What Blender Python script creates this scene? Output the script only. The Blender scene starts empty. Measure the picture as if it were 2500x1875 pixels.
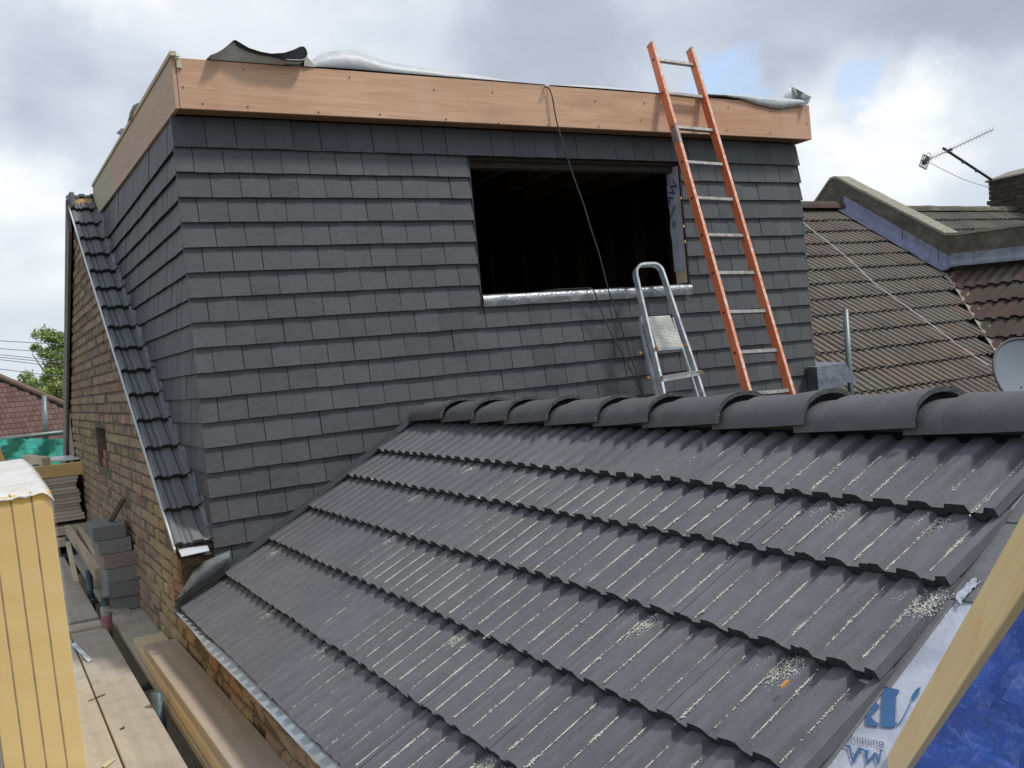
import bpy, bmesh, math, random
from math import sin, cos, tan, pi, radians, sqrt
from mathutils import Vector, Matrix, noise
random.seed(7)
SC = bpy.context.scene
COL = SC.collection

# ------------------------------------------------------------------ camera
F_PX, YAW, PITCH, ROLL = 2303.68, 0.51402, -0.024596, -0.092118   # focal length in pixels of a 2500 wide frame
fw = Vector((sin(YAW)*cos(PITCH), cos(YAW)*cos(PITCH), sin(PITCH)))
rt0 = Vector((cos(YAW), -sin(YAW), 0)); up0 = rt0.cross(fw)
rt = cos(ROLL)*rt0 + sin(ROLL)*up0; up = -sin(ROLL)*rt0 + cos(ROLL)*up0
cam_d = bpy.data.cameras.new('camera'); cam = bpy.data.objects.new('camera', cam_d); COL.objects.link(cam)
cam.matrix_world = Matrix((( rt.x, up.x, -fw.x, 0), (rt.y, up.y, -fw.y, 0), (rt.z, up.z, -fw.z, 0), (0, 0, 0, 1)))
cam_d.sensor_width = 36; cam_d.lens = 36*F_PX/2500; cam_d.clip_start = 0.05; cam_d.clip_end = 5000
SC.camera = cam

# ------------------------------------------------------------------ light
SUN_ELEV, SUN_AZ = radians(57), radians(136)      # azimuth clockwise from +Y
sund = Vector((sin(SUN_AZ)*cos(SUN_ELEV), cos(SUN_AZ)*cos(SUN_ELEV), sin(SUN_ELEV)))
ld = bpy.data.lights.new('sun', 'SUN'); ld.energy = 2.1; ld.angle = radians(8); ld.color = (1, .965, .9)
lo = bpy.data.objects.new('sun', ld); COL.objects.link(lo); lo.rotation_euler = (-sund).to_track_quat('-Z', 'Y').to_euler()

SC.view_settings.view_transform = 'Standard'; SC.view_settings.look = 'None'
SC.view_settings.exposure = 0.20; SC.view_settings.gamma = 1; SC.view_settings.use_curve_mapping = False

def ray(x, y):
    return (rt*((x-1250)/F_PX) - up*((y-937.5)/F_PX) + fw)
def at(x, y, Y):                 # point of the photograph at distance Y from the viewpoint along the ridge direction
    d = ray(x, y); return d*(Y/d.y)
def atx(x, y, X):
    d = ray(x, y); return d*(X/d.x)
def atz(x, y, Z):
    d = ray(x, y); return d*(Z/d.z)
def depth(x, y, D):
    return ray(x, y)*D
def vis_size(p, s):
    v = Vector(p); return s/max(.1, v.dot(fw))

# ------------------------------------------------------------------ world: broken cloud over a pale sky
w = bpy.data.worlds.new('World'); SC.world = w; w.use_nodes = True
nt = w.node_tree; N = nt.nodes; L = nt.links; N.clear()
def wn(t, **k):
    n = N.new(t)
    for a, b in k.items(): setattr(n, a, b)
    return n
def wmath(op, a, b=None, c=None, clamp=False):
    n = N.new('ShaderNodeMath'); n.operation = op; n.use_clamp = clamp
    for i, v in enumerate((a, b, c)):
        if v is None: continue
        if isinstance(v, (int, float)): n.inputs[i].default_value = v
        else: L.new(v, n.inputs[i])
    return n.outputs[0]
sky = wn('ShaderNodeTexSky'); sky.sky_type = 'NISHITA'; sky.sun_disc = False
sky.sun_elevation = SUN_ELEV; sky.sun_rotation = SUN_AZ; sky.air_density = 1.0; sky.dust_density = 1.5
tc = wn('ShaderNodeTexCoord'); sep = wn('ShaderNodeSeparateXYZ'); L.new(tc.outputs['Generated'], sep.inputs[0])
zz = wmath('MAXIMUM', sep.outputs[2], 0.0)
den = wmath('ADD', zz, 0.30)
px_ = wmath('DIVIDE', sep.outputs[0], den); py_ = wmath('DIVIDE', sep.outputs[1], den)
comb = wn('ShaderNodeCombineXYZ'); L.new(px_, comb.inputs[0]); L.new(py_, comb.inputs[1]); L.new(wmath('MULTIPLY', zz, 1.6), comb.inputs[2])
n1 = wn('ShaderNodeTexNoise'); n1.inputs['Scale'].default_value = 1.25; n1.inputs['Detail'].default_value = 6; n1.inputs['Roughness'].default_value = .48; n1.inputs['Distortion'].default_value = .25
L.new(comb.outputs[0], n1.inputs['Vector'])
n2 = wn('ShaderNodeTexNoise'); n2.inputs['Scale'].default_value = 3.4; n2.inputs['Detail'].default_value = 7; n2.inputs['Roughness'].default_value = .55; n2.inputs['Distortion'].default_value = .2
L.new(comb.outputs[0], n2.inputs['Vector'])
def blob(x, y, r_deg, amp):      # a cloud mass or a gap, seen in the direction of photo point (x, y)
    d = ray(x, y).normalized()
    dp = wn('ShaderNodeVectorMath', operation='DOT_PRODUCT'); L.new(nrm.outputs[0], dp.inputs[0]); dp.inputs[1].default_value = d
    m = wn('ShaderNodeMapRange'); m.interpolation_type = 'SMOOTHERSTEP'
    m.inputs['From Min'].default_value = cos(radians(r_deg)); m.inputs['From Max'].default_value = 1.0
    m.inputs['To Min'].default_value = 0; m.inputs['To Max'].default_value = amp
    L.new(dp.outputs['Value'], m.inputs['Value']); return m.outputs[0]
# wobble the direction so the cloud edges are ragged
wob = wn('ShaderNodeTexNoise'); wob.inputs['Scale'].default_value = 7; wob.inputs['Detail'].default_value = 6; wob.inputs['Roughness'].default_value = .6
L.new(tc.outputs['Generated'], wob.inputs['Vector'])
vm = wn('ShaderNodeVectorMath', operation='MULTIPLY_ADD'); L.new(wob.outputs['Color'], vm.inputs[0]); vm.inputs[1].default_value = (.16, .16, .16); L.new(tc.outputs['Generated'], vm.inputs[2])
vs = wn('ShaderNodeVectorMath', operation='SUBTRACT'); L.new(vm.outputs[0], vs.inputs[0]); vs.inputs[1].default_value = (.08, .08, .08)
nrm = wn('ShaderNodeVectorMath', operation='NORMALIZE'); L.new(vs.outputs[0], nrm.inputs[0])
val = wmath('MULTIPLY_ADD', n1.outputs['Fac'], .75, wmath('MULTIPLY', n2.outputs['Fac'], .35))
for b in ((2120, 330, 7, .30), (2340, 360, 7, .30), (1990, 470, 6, .10), (2200, 480, 5, -.10), (60, 420, 9, .22), (420, 90, 9, .16), (100, 60, 9, .12), (60, 700, 12, .16), (1000, 60, 8, .10),
          (2200, 90, 12, -.10), (1330, 160, 7, -.16), (230, 250, 7, -.20), (60, 190, 6, -.14), (1650, 120, 9, -.03), (1750, 30, 9, .05), (700, 330, 12, .05), (2450, 150, 10, -.14), (2300, 480, 6, -.05), (700, 0, 8, -.03)):
    val = wmath('ADD', val, blob(*b))
cr = wn('ShaderNodeValToRGB'); L.new(val, cr.inputs[0]); e = cr.color_ramp.elements
e[0].position = .28; e[0].color = (.38, .41, .49, 1)
e[1].position = .95; e[1].color = (1.0, 1.0, 1.0, 1)
for p, c in ((.45, (.45, .49, .575, 1)), (.56, (.54, .59, .675, 1)), (.68, (.63, .69, .76, 1)), (.80, (.76, .80, .85, 1))):
    k = e.new(p); k.color = c
# towards the horizon cloud pales to a bluish white
hz = wn('ShaderNodeMapRange'); hz.interpolation_type = 'SMOOTHSTEP'; L.new(zz, hz.inputs['Value'])
hz.inputs['From Min'].default_value = 0; hz.inputs['From Max'].default_value = .28; hz.inputs['To Min'].default_value = .62; hz.inputs['To Max'].default_value = 0
mh = wn('ShaderNodeMixRGB'); L.new(hz.outputs[0], mh.inputs[0]); L.new(cr.outputs[0], mh.inputs[1]); mh.inputs[2].default_value = (.64, .71, .77, 1)
# blue gaps
gap = wmath('ADD', blob(1790, 218, 2.6, .75), wmath('ADD', blob(2088, 200, 2.0, .62), blob(1720, 216, 1.9, .5)))
gap = wmath('MULTIPLY', gap, wmath('MULTIPLY_ADD', n2.outputs['Fac'], 1.6, .1), clamp=True)
skym = wn('ShaderNodeMixRGB', blend_type='MULTIPLY'); skym.inputs[0].default_value = 1; L.new(sky.outputs[0], skym.inputs[1]); skym.inputs[2].default_value = (.085, .085, .085, 1)
skyl = wn('ShaderNodeMixRGB', blend_type='ADD'); skyl.inputs[0].default_value = 1; L.new(skym.outputs[0], skyl.inputs[1]); skyl.inputs[2].default_value = (.30, .38, .50, 1)
mg = wn('ShaderNodeMixRGB'); L.new(gap, mg.inputs[0]); L.new(mh.outputs[0], mg.inputs[1]); L.new(skyl.outputs[0], mg.inputs[2])
# thin veil: a touch of the clear sky shows through everywhere
mv = wn('ShaderNodeMixRGB'); mv.inputs[0].default_value = .06; L.new(mg.outputs[0], mv.inputs[1]); L.new(skym.outputs[0], mv.inputs[2])
bg = wn('ShaderNodeBackground'); L.new(mv.outputs[0], bg.inputs[0]); bg.inputs[1].default_value = 1.0
ow = wn('ShaderNodeOutputWorld'); L.new(bg.outputs[0], ow.inputs[0])

# ------------------------------------------------------------------ materials
class Mt:
    def __init__(s, name, rough=.7, metal=0, spec=.5):
        s.m = bpy.data.materials.new(name); s.m.use_nodes = True
        s.nt = s.m.node_tree; s.N = s.nt.nodes; s.L = s.nt.links
        s.b = s.N['Principled BSDF']; s.b.inputs['Roughness'].default_value = rough; s.b.inputs['Metallic'].default_value = metal
        s.b.inputs['Specular IOR Level'].default_value = spec
        s.co = s.N.new('ShaderNodeTexCoord').outputs['Object']; s.oi = None
    def geo(s):
        return s.N.new('ShaderNodeNewGeometry').outputs['Position']
    def rnd(s):
        if not s.oi: s.oi = s.N.new('ShaderNodeObjectInfo')
        return s.oi.outputs['Random']
    def isl(s):
        return s.N.new('ShaderNodeNewGeometry').outputs['Random Per Island']
    def map(s, sc=(1, 1, 1), vec=None, rot=(0, 0, 0)):
        n = s.N.new('ShaderNodeMapping'); n.inputs['Scale'].default_value = sc; n.inputs['Rotation'].default_value = rot
        s.L.new(vec or s.co, n.inputs[0]); return n.outputs[0]
    def noise(s, scale, detail=4, rough=.55, vec=None, dist=0):
        n = s.N.new('ShaderNodeTexNoise'); n.inputs['Scale'].default_value = scale; n.inputs['Detail'].default_value = detail
        n.inputs['Roughness'].default_value = rough; n.inputs['Distortion'].default_value = dist
        s.L.new(vec or s.co, n.inputs['Vector']); return n.outputs['Fac']
    def voro(s, scale, vec=None, feat='F1'):
        n = s.N.new('ShaderNodeTexVoronoi'); n.inputs['Scale'].default_value = scale; n.feature = feat
        s.L.new(vec or s.co, n.inputs['Vector']); return n.outputs['Distance']
    def wave(s, scale, dist, vec=None, detail=3):
        n = s.N.new('ShaderNodeTexWave'); n.inputs['Scale'].default_value = scale; n.inputs['Distortion'].default_value = dist
        n.inputs['Detail'].default_value = detail; s.L.new(vec or s.co, n.inputs['Vector']); return n.outputs['Fac']
    def ramp(s, fac, stops, const=False):
        n = s.N.new('ShaderNodeValToRGB'); s.L.new(fac, n.inputs[0]); el = n.color_ramp.elements
        if const: n.color_ramp.interpolation = 'CONSTANT'
        while len(el) < len(stops): el.new(.5)
        for k, (p, c) in zip(el, stops):
            k.position = p; k.color = (*c, 1) if isinstance(c, tuple) else (c, c, c, 1)
        return n.outputs[0]
    def mix(s, fac, a, b, mode='MIX'):
        n = s.N.new('ShaderNodeMixRGB'); n.blend_type = mode
        for i, v in ((0, fac), (1, a), (2, b)):
            if isinstance(v, (int, float)): n.inputs[i].default_value = v
            elif isinstance(v, tuple): n.inputs[i].default_value = (*v, 1)
            else: s.L.new(v, n.inputs[i])
        return n.outputs[0]
    def col(s, c):
        if isinstance(c, tuple): s.b.inputs['Base Color'].default_value = (*c, 1)
        else: s.L.new(c, s.b.inputs['Base Color'])
        return s
    def rough(s, c): s.L.new(c, s.b.inputs['Roughness']); return s
    def bump(s, h, strength=.3, dist=.01):
        n = s.N.new('ShaderNodeBump'); n.inputs['Strength'].default_value = strength; n.inputs['Distance'].default_value = dist
        s.L.new(h, n.inputs['Height']); s.L.new(n.outputs[0], s.b.inputs['Normal']); return s

def m_slate(name, lo_, hi_, rough=.62, tint=.0):
    t = Mt(name, rough, spec=.4)
    big = t.noise(2.3, 3, .5, t.geo()); fine = t.noise(160, 4, .6, t.geo()); mid = t.noise(22, 4, .6, t.map((1, 1, 2.2), t.geo()))
    base = t.mix(t.rnd(), lo_, hi_)
    base = t.mix(t.ramp(big, [(.3, .0), (.75, .55)]), base, tuple(c*1.22 for c in hi_))
    base = t.mix(.32, base, t.ramp(mid, [(.3, tuple(c*.72 for c in lo_)), (.7, tuple(c*1.18 for c in hi_))]))
    base = t.mix(.35, base, t.ramp(fine, [(.3, .45), (.7, 1.3)]), 'MULTIPLY')
    spk = t.ramp(t.voro(34, t.geo()), [(.0, 1.), (.035, 0.)])
    base = t.mix(t.mix(1, spk, t.ramp(t.noise(3, 2, .5, t.geo()), [(.52, 0.), (.6, .5)]), 'MULTIPLY'), base, (.32, .33, .32))
    t.col(base); t.bump(t.mix(.5, fine, mid), .35, .003)
    return t.m
M = {}
M['hung'] = m_slate('hung_tile_slate_grey', (.064, .066, .072), (.100, .102, .110), .58)
# the roof tiles of the extension: same concrete, dustier
t = Mt('interlocking_tile_graphite', .58, spec=.5)
fine = t.noise(240, 3, .6, t.geo()); mid = t.noise(30, 4, .6, t.map((.5, 1.6, 1), t.geo())); big = t.noise(2.2, 3, .5, t.geo())
c = t.mix(t.rnd(), (.104, .106, .121), (.140, .141, .158))
c = t.mix(.5, c, t.ramp(mid, [(.3, (.090, .090, .103)), (.7, (.166, .165, .180))]))
c = t.mix(t.ramp(big, [(.4, 0.), (.75, .3)]), c, (.195, .195, .198))
c = t.mix(.3, c, t.ramp(fine, [(.3, .5), (.7, 1.3)]), 'MULTIPLY')
sp = t.ramp(t.voro(90, t.geo()), [(.0, 1.), (.03, 0.)])
c = t.mix(t.mix(1, sp, t.ramp(t.noise(6, 3, .6, t.geo()), [(.52, 0.), (.62, .6)]), 'MULTIPLY'), c, (.5, .5, .42))
t.col(c); t.bump(fine, .35, .002); M['tile'] = t.m
M['strip'] = m_slate('verge_strip_tile_graphite', (.150, .153, .162), (.19, .192, .20), .6)
t = Mt('ridge_tile_graphite', .68, spec=.35)
fine = t.noise(260, 3, .6, t.geo()); mid = t.noise(14, 5, .65, t.geo())
c = t.mix(t.rnd(), (.105, .103, .108), (.128, .125, .131)); c = t.mix(.45, c, t.ramp(mid, [(.3, (.085, .084, .089)), (.72, (.155, .153, .158))]))
sc = t.ramp(t.noise(9, 6, .75, t.map((1, .5, 3), t.geo())), [(.66, 0.), (.72, .5)])
c = t.mix(sc, c, (.26, .27, .28)); c = t.mix(.3, c, t.ramp(fine, [(.3, .5), (.7, 1.3)]), 'MULTIPLY'); t.col(c); t.bump(fine, .5, .003); M['ridge'] = t.m
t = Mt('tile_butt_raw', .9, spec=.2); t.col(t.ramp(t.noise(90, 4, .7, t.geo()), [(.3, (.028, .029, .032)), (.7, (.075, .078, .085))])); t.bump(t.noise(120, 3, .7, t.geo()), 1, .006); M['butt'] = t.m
t = Mt('ridge_arch_mortar', .9, spec=.2); t.col(t.ramp(t.noise(70, 5, .7, t.geo()), [(.35, (.06, .064, .066)), (.62, (.13, .14, .14)), (.75, (.33, .36, .36))])); t.bump(t.noise(120, 3, .7, t.geo()), 1, .006); M['arch'] = t.m
t = Mt('weathered_concrete_tile', .9, spec=.2)          # neighbour
mid = t.noise(9, 5, .7, t.geo()); fine = t.noise(70, 4, .7, t.geo())
c = t.ramp(t.rnd(), [(0, (.135, .112, .095)), (.22, (.175, .142, .120)), (.4, (.155, .142, .120)), (.58, (.175, .128, .108)), (.74, (.142, .135, .115)), (.9, (.160, .140, .118))], True)
c = t.mix(t.ramp(mid, [(.35, 0.), (.7, .75)]), c, (.20, .18, .152))
c = t.mix(t.ramp(t.noise(38, 5, .8, t.geo()), [(.60, 0.), (.70, .75)]), c, (.38, .36, .31))
c = t.mix(.4, c, t.ramp(fine, [(.3, .5), (.7, 1.35)]), 'MULTIPLY'); t.col(c); t.bump(fine, .6, .006); M['oldtile'] = t.m
t = Mt('weathered_red_tile', .9, spec=.2)
mid = t.noise(7, 5, .7, t.geo()); fine = t.noise(60, 4, .7, t.geo())
c = t.ramp(t.rnd(), [(0, (.085, .062, .055)), (.3, (.108, .068, .059)), (.55, (.092, .068, .060)), (.8, (.115, .073, .062))], True)
c = t.mix(t.ramp(mid, [(.4, 0.), (.75, .6)]), c, (.105, .092, .078)); c = t.mix(.4, c, t.ramp(fine, [(.3, .5), (.7, 1.3)]), 'MULTIPLY'); t.col(c); t.bump(fine, .6, .006); M['redtile'] = t.m
t = Mt('mossy_grey_tile', .95, spec=.15); c = t.mix(t.rnd(), (.12, .118, .10), (.165, .16, .135)); c = t.mix(t.ramp(t.noise(25, 5, .8, t.geo()), [(.5, 0.), (.7, .7)]), c, (.19, .185, .155)); t.col(c); M['greytile'] = t.m

def m_wood(name, a, b, c_=None, axis=0, sc=1, rough=.65, knots=False, dirt=.0):
    t = Mt(name, rough, spec=.3)
    s3 = [10*sc, 10*sc, 10*sc]; s3[axis] = .9*sc
    v = t.map(tuple(s3))
    g = t.noise(1.2, 6, .6, v, 1.2); wv = t.wave(1.4, 7, t.map(tuple(x*.35 for x in s3)), 2)
    base = t.mix(t.ramp(g, [(.3, .0), (.7, 1.)]), a, b)
    base = t.mix(t.ramp(wv, [(.5, 0.), (.95, .38)]), base, c_ or tuple(x*.75 for x in a))
    base = t.mix(t.ramp(t.noise(1.3, 4, .6), [(.35, .0), (.75, .35)]), base, tuple(x*1.12 for x in b))
    if knots:
        base = t.mix(t.ramp(t.voro(3.2, t.map(tuple((.22 if i == axis else 1.3)*sc for i in range(3)))), [(.0, .8), (.06, .0)]), base, tuple(x*.35 for x in a))
    if dirt:
        base = t.mix(t.ramp(t.noise(5, 7, .75), [(.50, 0.), (.72, dirt)]), base, (.16, .14, .115))
        base = t.mix(t.ramp(t.noise(1.6, 4, .6), [(.4, 0.), (.7, dirt)]), base, (.36, .32, .27))
    hs = t.mix(t.rnd(), (.86, .86, .86), (1.1, 1.08, 1.05)); base = t.mix(1, base, hs, 'MULTIPLY')
    t.col(base); t.bump(g, .25, .003); return t.m
def m_ply():
    t = Mt('plywood_fascia', .55, spec=.35); g = t.geo()
    broad = t.noise(1.0, 5, .6, t.map((.55, 1, 7), g), 1.4); fine = t.noise(1.0, 5, .6, t.map((3, 1, 70), g), .6)
    base = t.mix(t.ramp(broad, [(.32, 0.), (.68, 1.)]), (.54, .305, .19), (.73, .475, .31))
    base = t.mix(t.ramp(t.noise(1.0, 3, .5, t.map((.35, 1, 2.5), g), 1), [(.5, 0.), (.7, .6)]), base, (.60, .30, .195))
    base = t.mix(t.ramp(fine, [(.45, 0.), (.75, .5)]), base, (.40, .21, .13))
    base = t.mix(t.ramp(t.noise(1.0, 2, .4, t.map((1.7, 1, .25), g)), [(.62, 0.), (.66, .35)]), base, (.70, .48, .33))
    base = t.mix(t.ramp(t.noise(1.3, 5, .7, t.map((1, 1, 2), g)), [(.52, 0.), (.75, .4)]), base, (.36, .21, .14))
    t.col(base); t.bump(fine, .15, .002); return t.m
M['ply'] = m_ply()
M['plyY'] = m_wood('plywood_fascia_side', (.50, .33, .225), (.59, .42, .31), (.44, .27, .18), 1, .9, .6)
M['osb'] = m_wood('pale_sheathing', (.54, .48, .33), (.62, .56, .40), (.48, .42, .28), 1, .6, .7)
M['soffit'] = m_wood('soffit_ply', (.20, .12, .07), (.26, .16, .095), None, 0, 1, .7)
M['pine'] = m_wood('fresh_pine', (.76, .50, .23), (.82, .58, .30), (.62, .34, .13), 0, 1.6, .5, False)
M['pineY'] = m_wood('sawn_timber', (.52, .43, .29), (.64, .54, .38), (.42, .32, .20), 1, 1, .7, True, .25)
M['board'] = m_wood('scaffold_board', (.45, .405, .335), (.57, .515, .43), (.38, .34, .275), 1, .8, .8, True, .55)
M['plank'] = m_wood('new_scaffold_plank', (.385, .315, .25), (.47, .40, .33), (.32, .255, .20), 1, .8, .75, True, .35)
M['sheets'] = m_wood('stacked_sheet_edges', (.56, .48, .37), (.70, .63, .52), (.42, .34, .25), 0, 1, .8, False, .3)
M['beam'] = m_wood('yellow_beam', (.74, .47, .17), (.84, .58, .26), None, 0, .5, .6)
M['darkwood'] = m_wood('old_batten', (.07, .048, .028), (.12, .085, .05), None, 2, 1, .8)
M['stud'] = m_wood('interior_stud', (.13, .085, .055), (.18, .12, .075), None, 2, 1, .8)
def m_plain(name, c, rough=.6, metal=0, var=.15, sc=20, spec=.5, bump=.0):
    t = Mt(name, rough, metal, spec); n = t.noise(sc, 4, .6, t.geo())
    t.col(t.ramp(n, [(.3, tuple(x*(1-var) for x in c)), (.7, tuple(min(1, x*(1+var)) for x in c))]))
    if bump: t.bump(n, bump, .01)
    return t.m
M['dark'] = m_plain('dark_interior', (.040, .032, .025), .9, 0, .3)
M['deckdark'] = m_plain('roof_deck_felt', (.05, .05, .052), .9)
t = Mt('lead_sheet', .42, .35, .5)
c = t.ramp(t.noise(7, 5, .6, t.geo(), .4), [(.3, (.17, .19, .225)), (.7, (.30, .33, .37))]); t.col(c); t.bump(t.noise(16, 3, .5, t.geo()), .5, .02); M['lead'] = t.m
t = Mt('bright_new_lead', .32, .55, .5); n = t.noise(13, 4, .6, t.geo(), .5)
t.col(t.ramp(n, [(.3, (.26, .28, .30)), (.7, (.48, .50, .52))])); t.bump(n, .7, .02); M['sill'] = t.m
t = Mt('blue_stained_lead', .6, .1, .4)
c = t.ramp(t.noise(4, 6, .7, t.map((1, 3, 1), t.geo())), [(.3, (.17, .18, .27)), (.7, (.29, .31, .43))]); t.col(c); t.bump(t.noise(14, 3, .5, t.geo()), .3, .02); M['bluelead'] = t.m
t = Mt('apron_lead', .38, .35, .5); c = t.ramp(t.noise(9, 4, .5, t.geo(), 1), [(.3, (.10, .115, .125)), (.7, (.20, .225, .24))]); t.col(c); t.bump(t.noise(9, 3, .5, t.geo()), .5, .02); M['apron'] = t.m
t = Mt('galvanised_tray', .35, .2, .5); t.col(t.ramp(t.noise(8, 4, .5, t.geo()), [(.3, (.30, .34, .37)), (.7, (.38, .42, .45))])); M['tray'] = t.m
M['seal'] = m_plain('dark_flexible_flashing', (.035, .042, .046), .35)
M['blackrub'] = m_plain('black_rubber_seal', (.02, .022, .024), .6)
t = Mt('white_upvc', .35); t.col((.70, .74, .78)); M['upvc'] = t.m
# rubber roof membrane, grey-white fleece below
t = Mt('roof_membrane_grey', .45, 0, .5); t.col(t.ramp(t.noise(18, 5, .7, t.geo()), [(.3, (.46, .48, .50)), (.7, (.62, .64, .66))])); t.bump(t.noise(9, 4, .6, t.geo()), .3, .02); M['epdm'] = t.m
t = Mt('roof_membrane_black', .6, 0, .4); t.col((.028, .029, .031)); M['epdmk'] = t.m
M['fleece'] = m_plain('membrane_fleece', (.50, .50, .49), .8, 0, .1, 12)
# orange ladder paint, chipped
t = Mt('chipped_orange_paint', .5, 0, .5); n = t.noise(26, 6, .75, t.geo()); n2_ = t.noise(3, 3, .5, t.geo())
c = t.mix(t.ramp(n2_, [(.3, 0.), (.7, 1.)]), (.60, .140, .050), (.70, .22, .105))
c = t.mix(t.ramp(n, [(.63, 0.), (.66, 1.)]), c, (.62, .42, .34)); c = t.mix(t.ramp(t.noise(14, 5, .7, t.geo()), [(.66, 0.), (.69, 1.)]), c, (.20, .14, .12)); t.col(c); M['orange'] = t.m
t = Mt('worn_orange_edge', .5, 0, .5); n = t.noise(34, 6, .8, t.geo())
t.col(t.mix(t.ramp(n, [(.49, 0.), (.55, 1.)]), (.72, .27, .14), (.72, .58, .50))); M['orangee'] = t.m
t = Mt('dull_aluminium', .45, .45, .5); n = t.noise(24, 5, .7, t.geo()); t.col(t.ramp(n, [(.35, (.20, .185, .17)), (.7, (.44, .42, .40))])); t.bump(n, .2, .004); M['alu'] = t.m
t = Mt('bright_aluminium', .35, .45, .5); n = t.noise(30, 5, .75, t.geo()); t.col(t.ramp(n, [(.35, (.42, .46, .48)), (.62, (.68, .73, .75))])); M['alu2'] = t.m
t = Mt('dirty_step_tread', .5, .2, .5); n = t.noise(20, 5, .7, t.geo()); t.col(t.ramp(n, [(.35, (.46, .47, .41)), (.7, (.66, .67, .62))])); M['tread'] = t.m
M['clip'] = m_plain('rusty_plastic_rivet', (.45, .24, .07), .6)
M['cable'] = m_plain('black_cable', (.055, .055, .058), .5)
M['wcable'] = m_plain('white_cable', (.62, .62, .60), .5)
t = Mt('galvanised_tube', .45, .45, .5); n = t.noise(11, 6, .75, t.map((1, 1, .4), t.geo())); t.col(t.ramp(n, [(.35, (.14, .17, .165)), (.65, (.26, .30, .29))])); M['tube'] = t.m
t = Mt('teal_stained_tube', .55, .3, .5); n = t.noise(16, 6, .75, t.geo()); t.col(t.ramp(n, [(.35, (.05, .075, .085)), (.65, (.12, .18, .20))])); M['tubet'] = t.m
t = Mt('cement_render', .95, 0, .2); n = t.noise(5, 7, .7, t.geo()); n3 = t.noise(30, 5, .75, t.geo())
c = t.ramp(n, [(.3, (.075, .070, .052)), (.55, (.15, .143, .112)), (.75, (.27, .255, .205))]); c = t.mix(.5, c, t.ramp(n3, [(.3, .45), (.7, 1.4)]), 'MULTIPLY')
t.col(c); t.bump(t.mix(.5, n, n3), .8, .03); M['render'] = t.m
t = Mt('coping_mortar', .95, 0, .2); n = t.noise(12, 7, .75, t.geo()); t.col(t.ramp(n, [(.3, (.23, .21, .17)), (.7, (.40, .375, .315))])); t.bump(n, .9, .02); M['coping'] = t.m
# bricks
t = Mt('stock_brick', .95, 0, .15); fine = t.noise(45, 6, .75, t.geo()); mid = t.noise(9, 5, .7, t.geo())
c = t.ramp(t.rnd(), [(0, (.33, .195, .135)), (.2, (.37, .255, .175)), (.38, (.27, .17, .125)), (.52, (.43, .32, .18)), (.62, (.34, .17, .115)), (.78, (.30, .21, .155)), (.92, (.38, .235, .165))], True)
c = t.mix(t.ramp(mid, [(.35, .15), (.72, .75)]), c, (.41, .33, .25)); c = t.mix(t.ramp(t.noise(1.1, 4, .6, t.geo()), [(.48, 0.), (.62, .6)]), c, (.46, .37, .20)); c = t.mix(t.ramp(t.noise(22, 5, .8, t.geo()), [(.58, 0.), (.72, .8)]), c, (.46, .38, .29))
c = t.mix(.45, c, t.ramp(fine, [(.3, .45), (.7, 1.35)]), 'MULTIPLY'); t.col(c); t.bump(t.mix(.5, fine, mid), 1, .012); M['brick'] = t.m
t = Mt('stock_brick_mass', .95, 0, .15); fine = t.noise(45, 6, .75, t.geo())
c = t.ramp(t.isl(), [(0, (.33, .195, .135)), (.2, (.37, .255, .175)), (.38, (.27, .17, .125)), (.52, (.43, .32, .18)), (.62, (.34, .17, .115)), (.78, (.30, .21, .155)), (.92, (.38, .235, .165))], True)
c = t.mix(t.ramp(t.noise(9, 5, .7, t.geo()), [(.35, .15), (.72, .75)]), c, (.41, .33, .25)); c = t.mix(t.ramp(t.noise(1.1, 4, .6, t.geo()), [(.48, 0.), (.62, .6)]), c, (.46, .37, .20)); c = t.mix(.45, c, t.ramp(fine, [(.3, .45), (.7, 1.35)]), 'MULTIPLY'); t.col(c); t.bump(fine, 1, .012); M['brickm'] = t.m
t = Mt('lime_mortar', 1, 0, .1); n = t.noise(30, 6, .8, t.geo()); t.col(t.ramp(n, [(.3, (.11, .088, .064)), (.55, (.24, .20, .15)), (.75, (.38, .32, .25))])); t.bump(n, 1, .02); M['mortar'] = t.m
t = Mt('old_chimney_brick', .95, 0, .15); n = t.noise(18, 5, .8, t.geo()); c = t.mix(t.rnd(), (.055, .046, .038), (.10, .075, .058)); c = t.mix(t.ramp(n, [(.5, 0.), (.7, .5)]), c, (.14, .13, .10)); t.col(c); t.bump(n, 1, .02); M['chim'] = t.m
t = Mt('concrete_block', .95, 0, .2); n = t.noise(60, 5, .7, t.geo()); c = t.mix(t.rnd(), (.22, .225, .22), (.30, .305, .295)); c = t.mix(.5, c, t.ramp(n, [(.3, .6), (.7, 1.3)]), 'MULTIPLY'); t.col(c); t.bump(n, .8, .006); M['block'] = t.m
t = Mt('pinkish_block', .95, 0, .2); n = t.noise(60, 5, .7, t.geo()); t.col(t.ramp(n, [(.3, (.26, .215, .19)), (.7, (.37, .32, .285))])); t.bump(n, .8, .006); M['blockp'] = t.m
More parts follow.
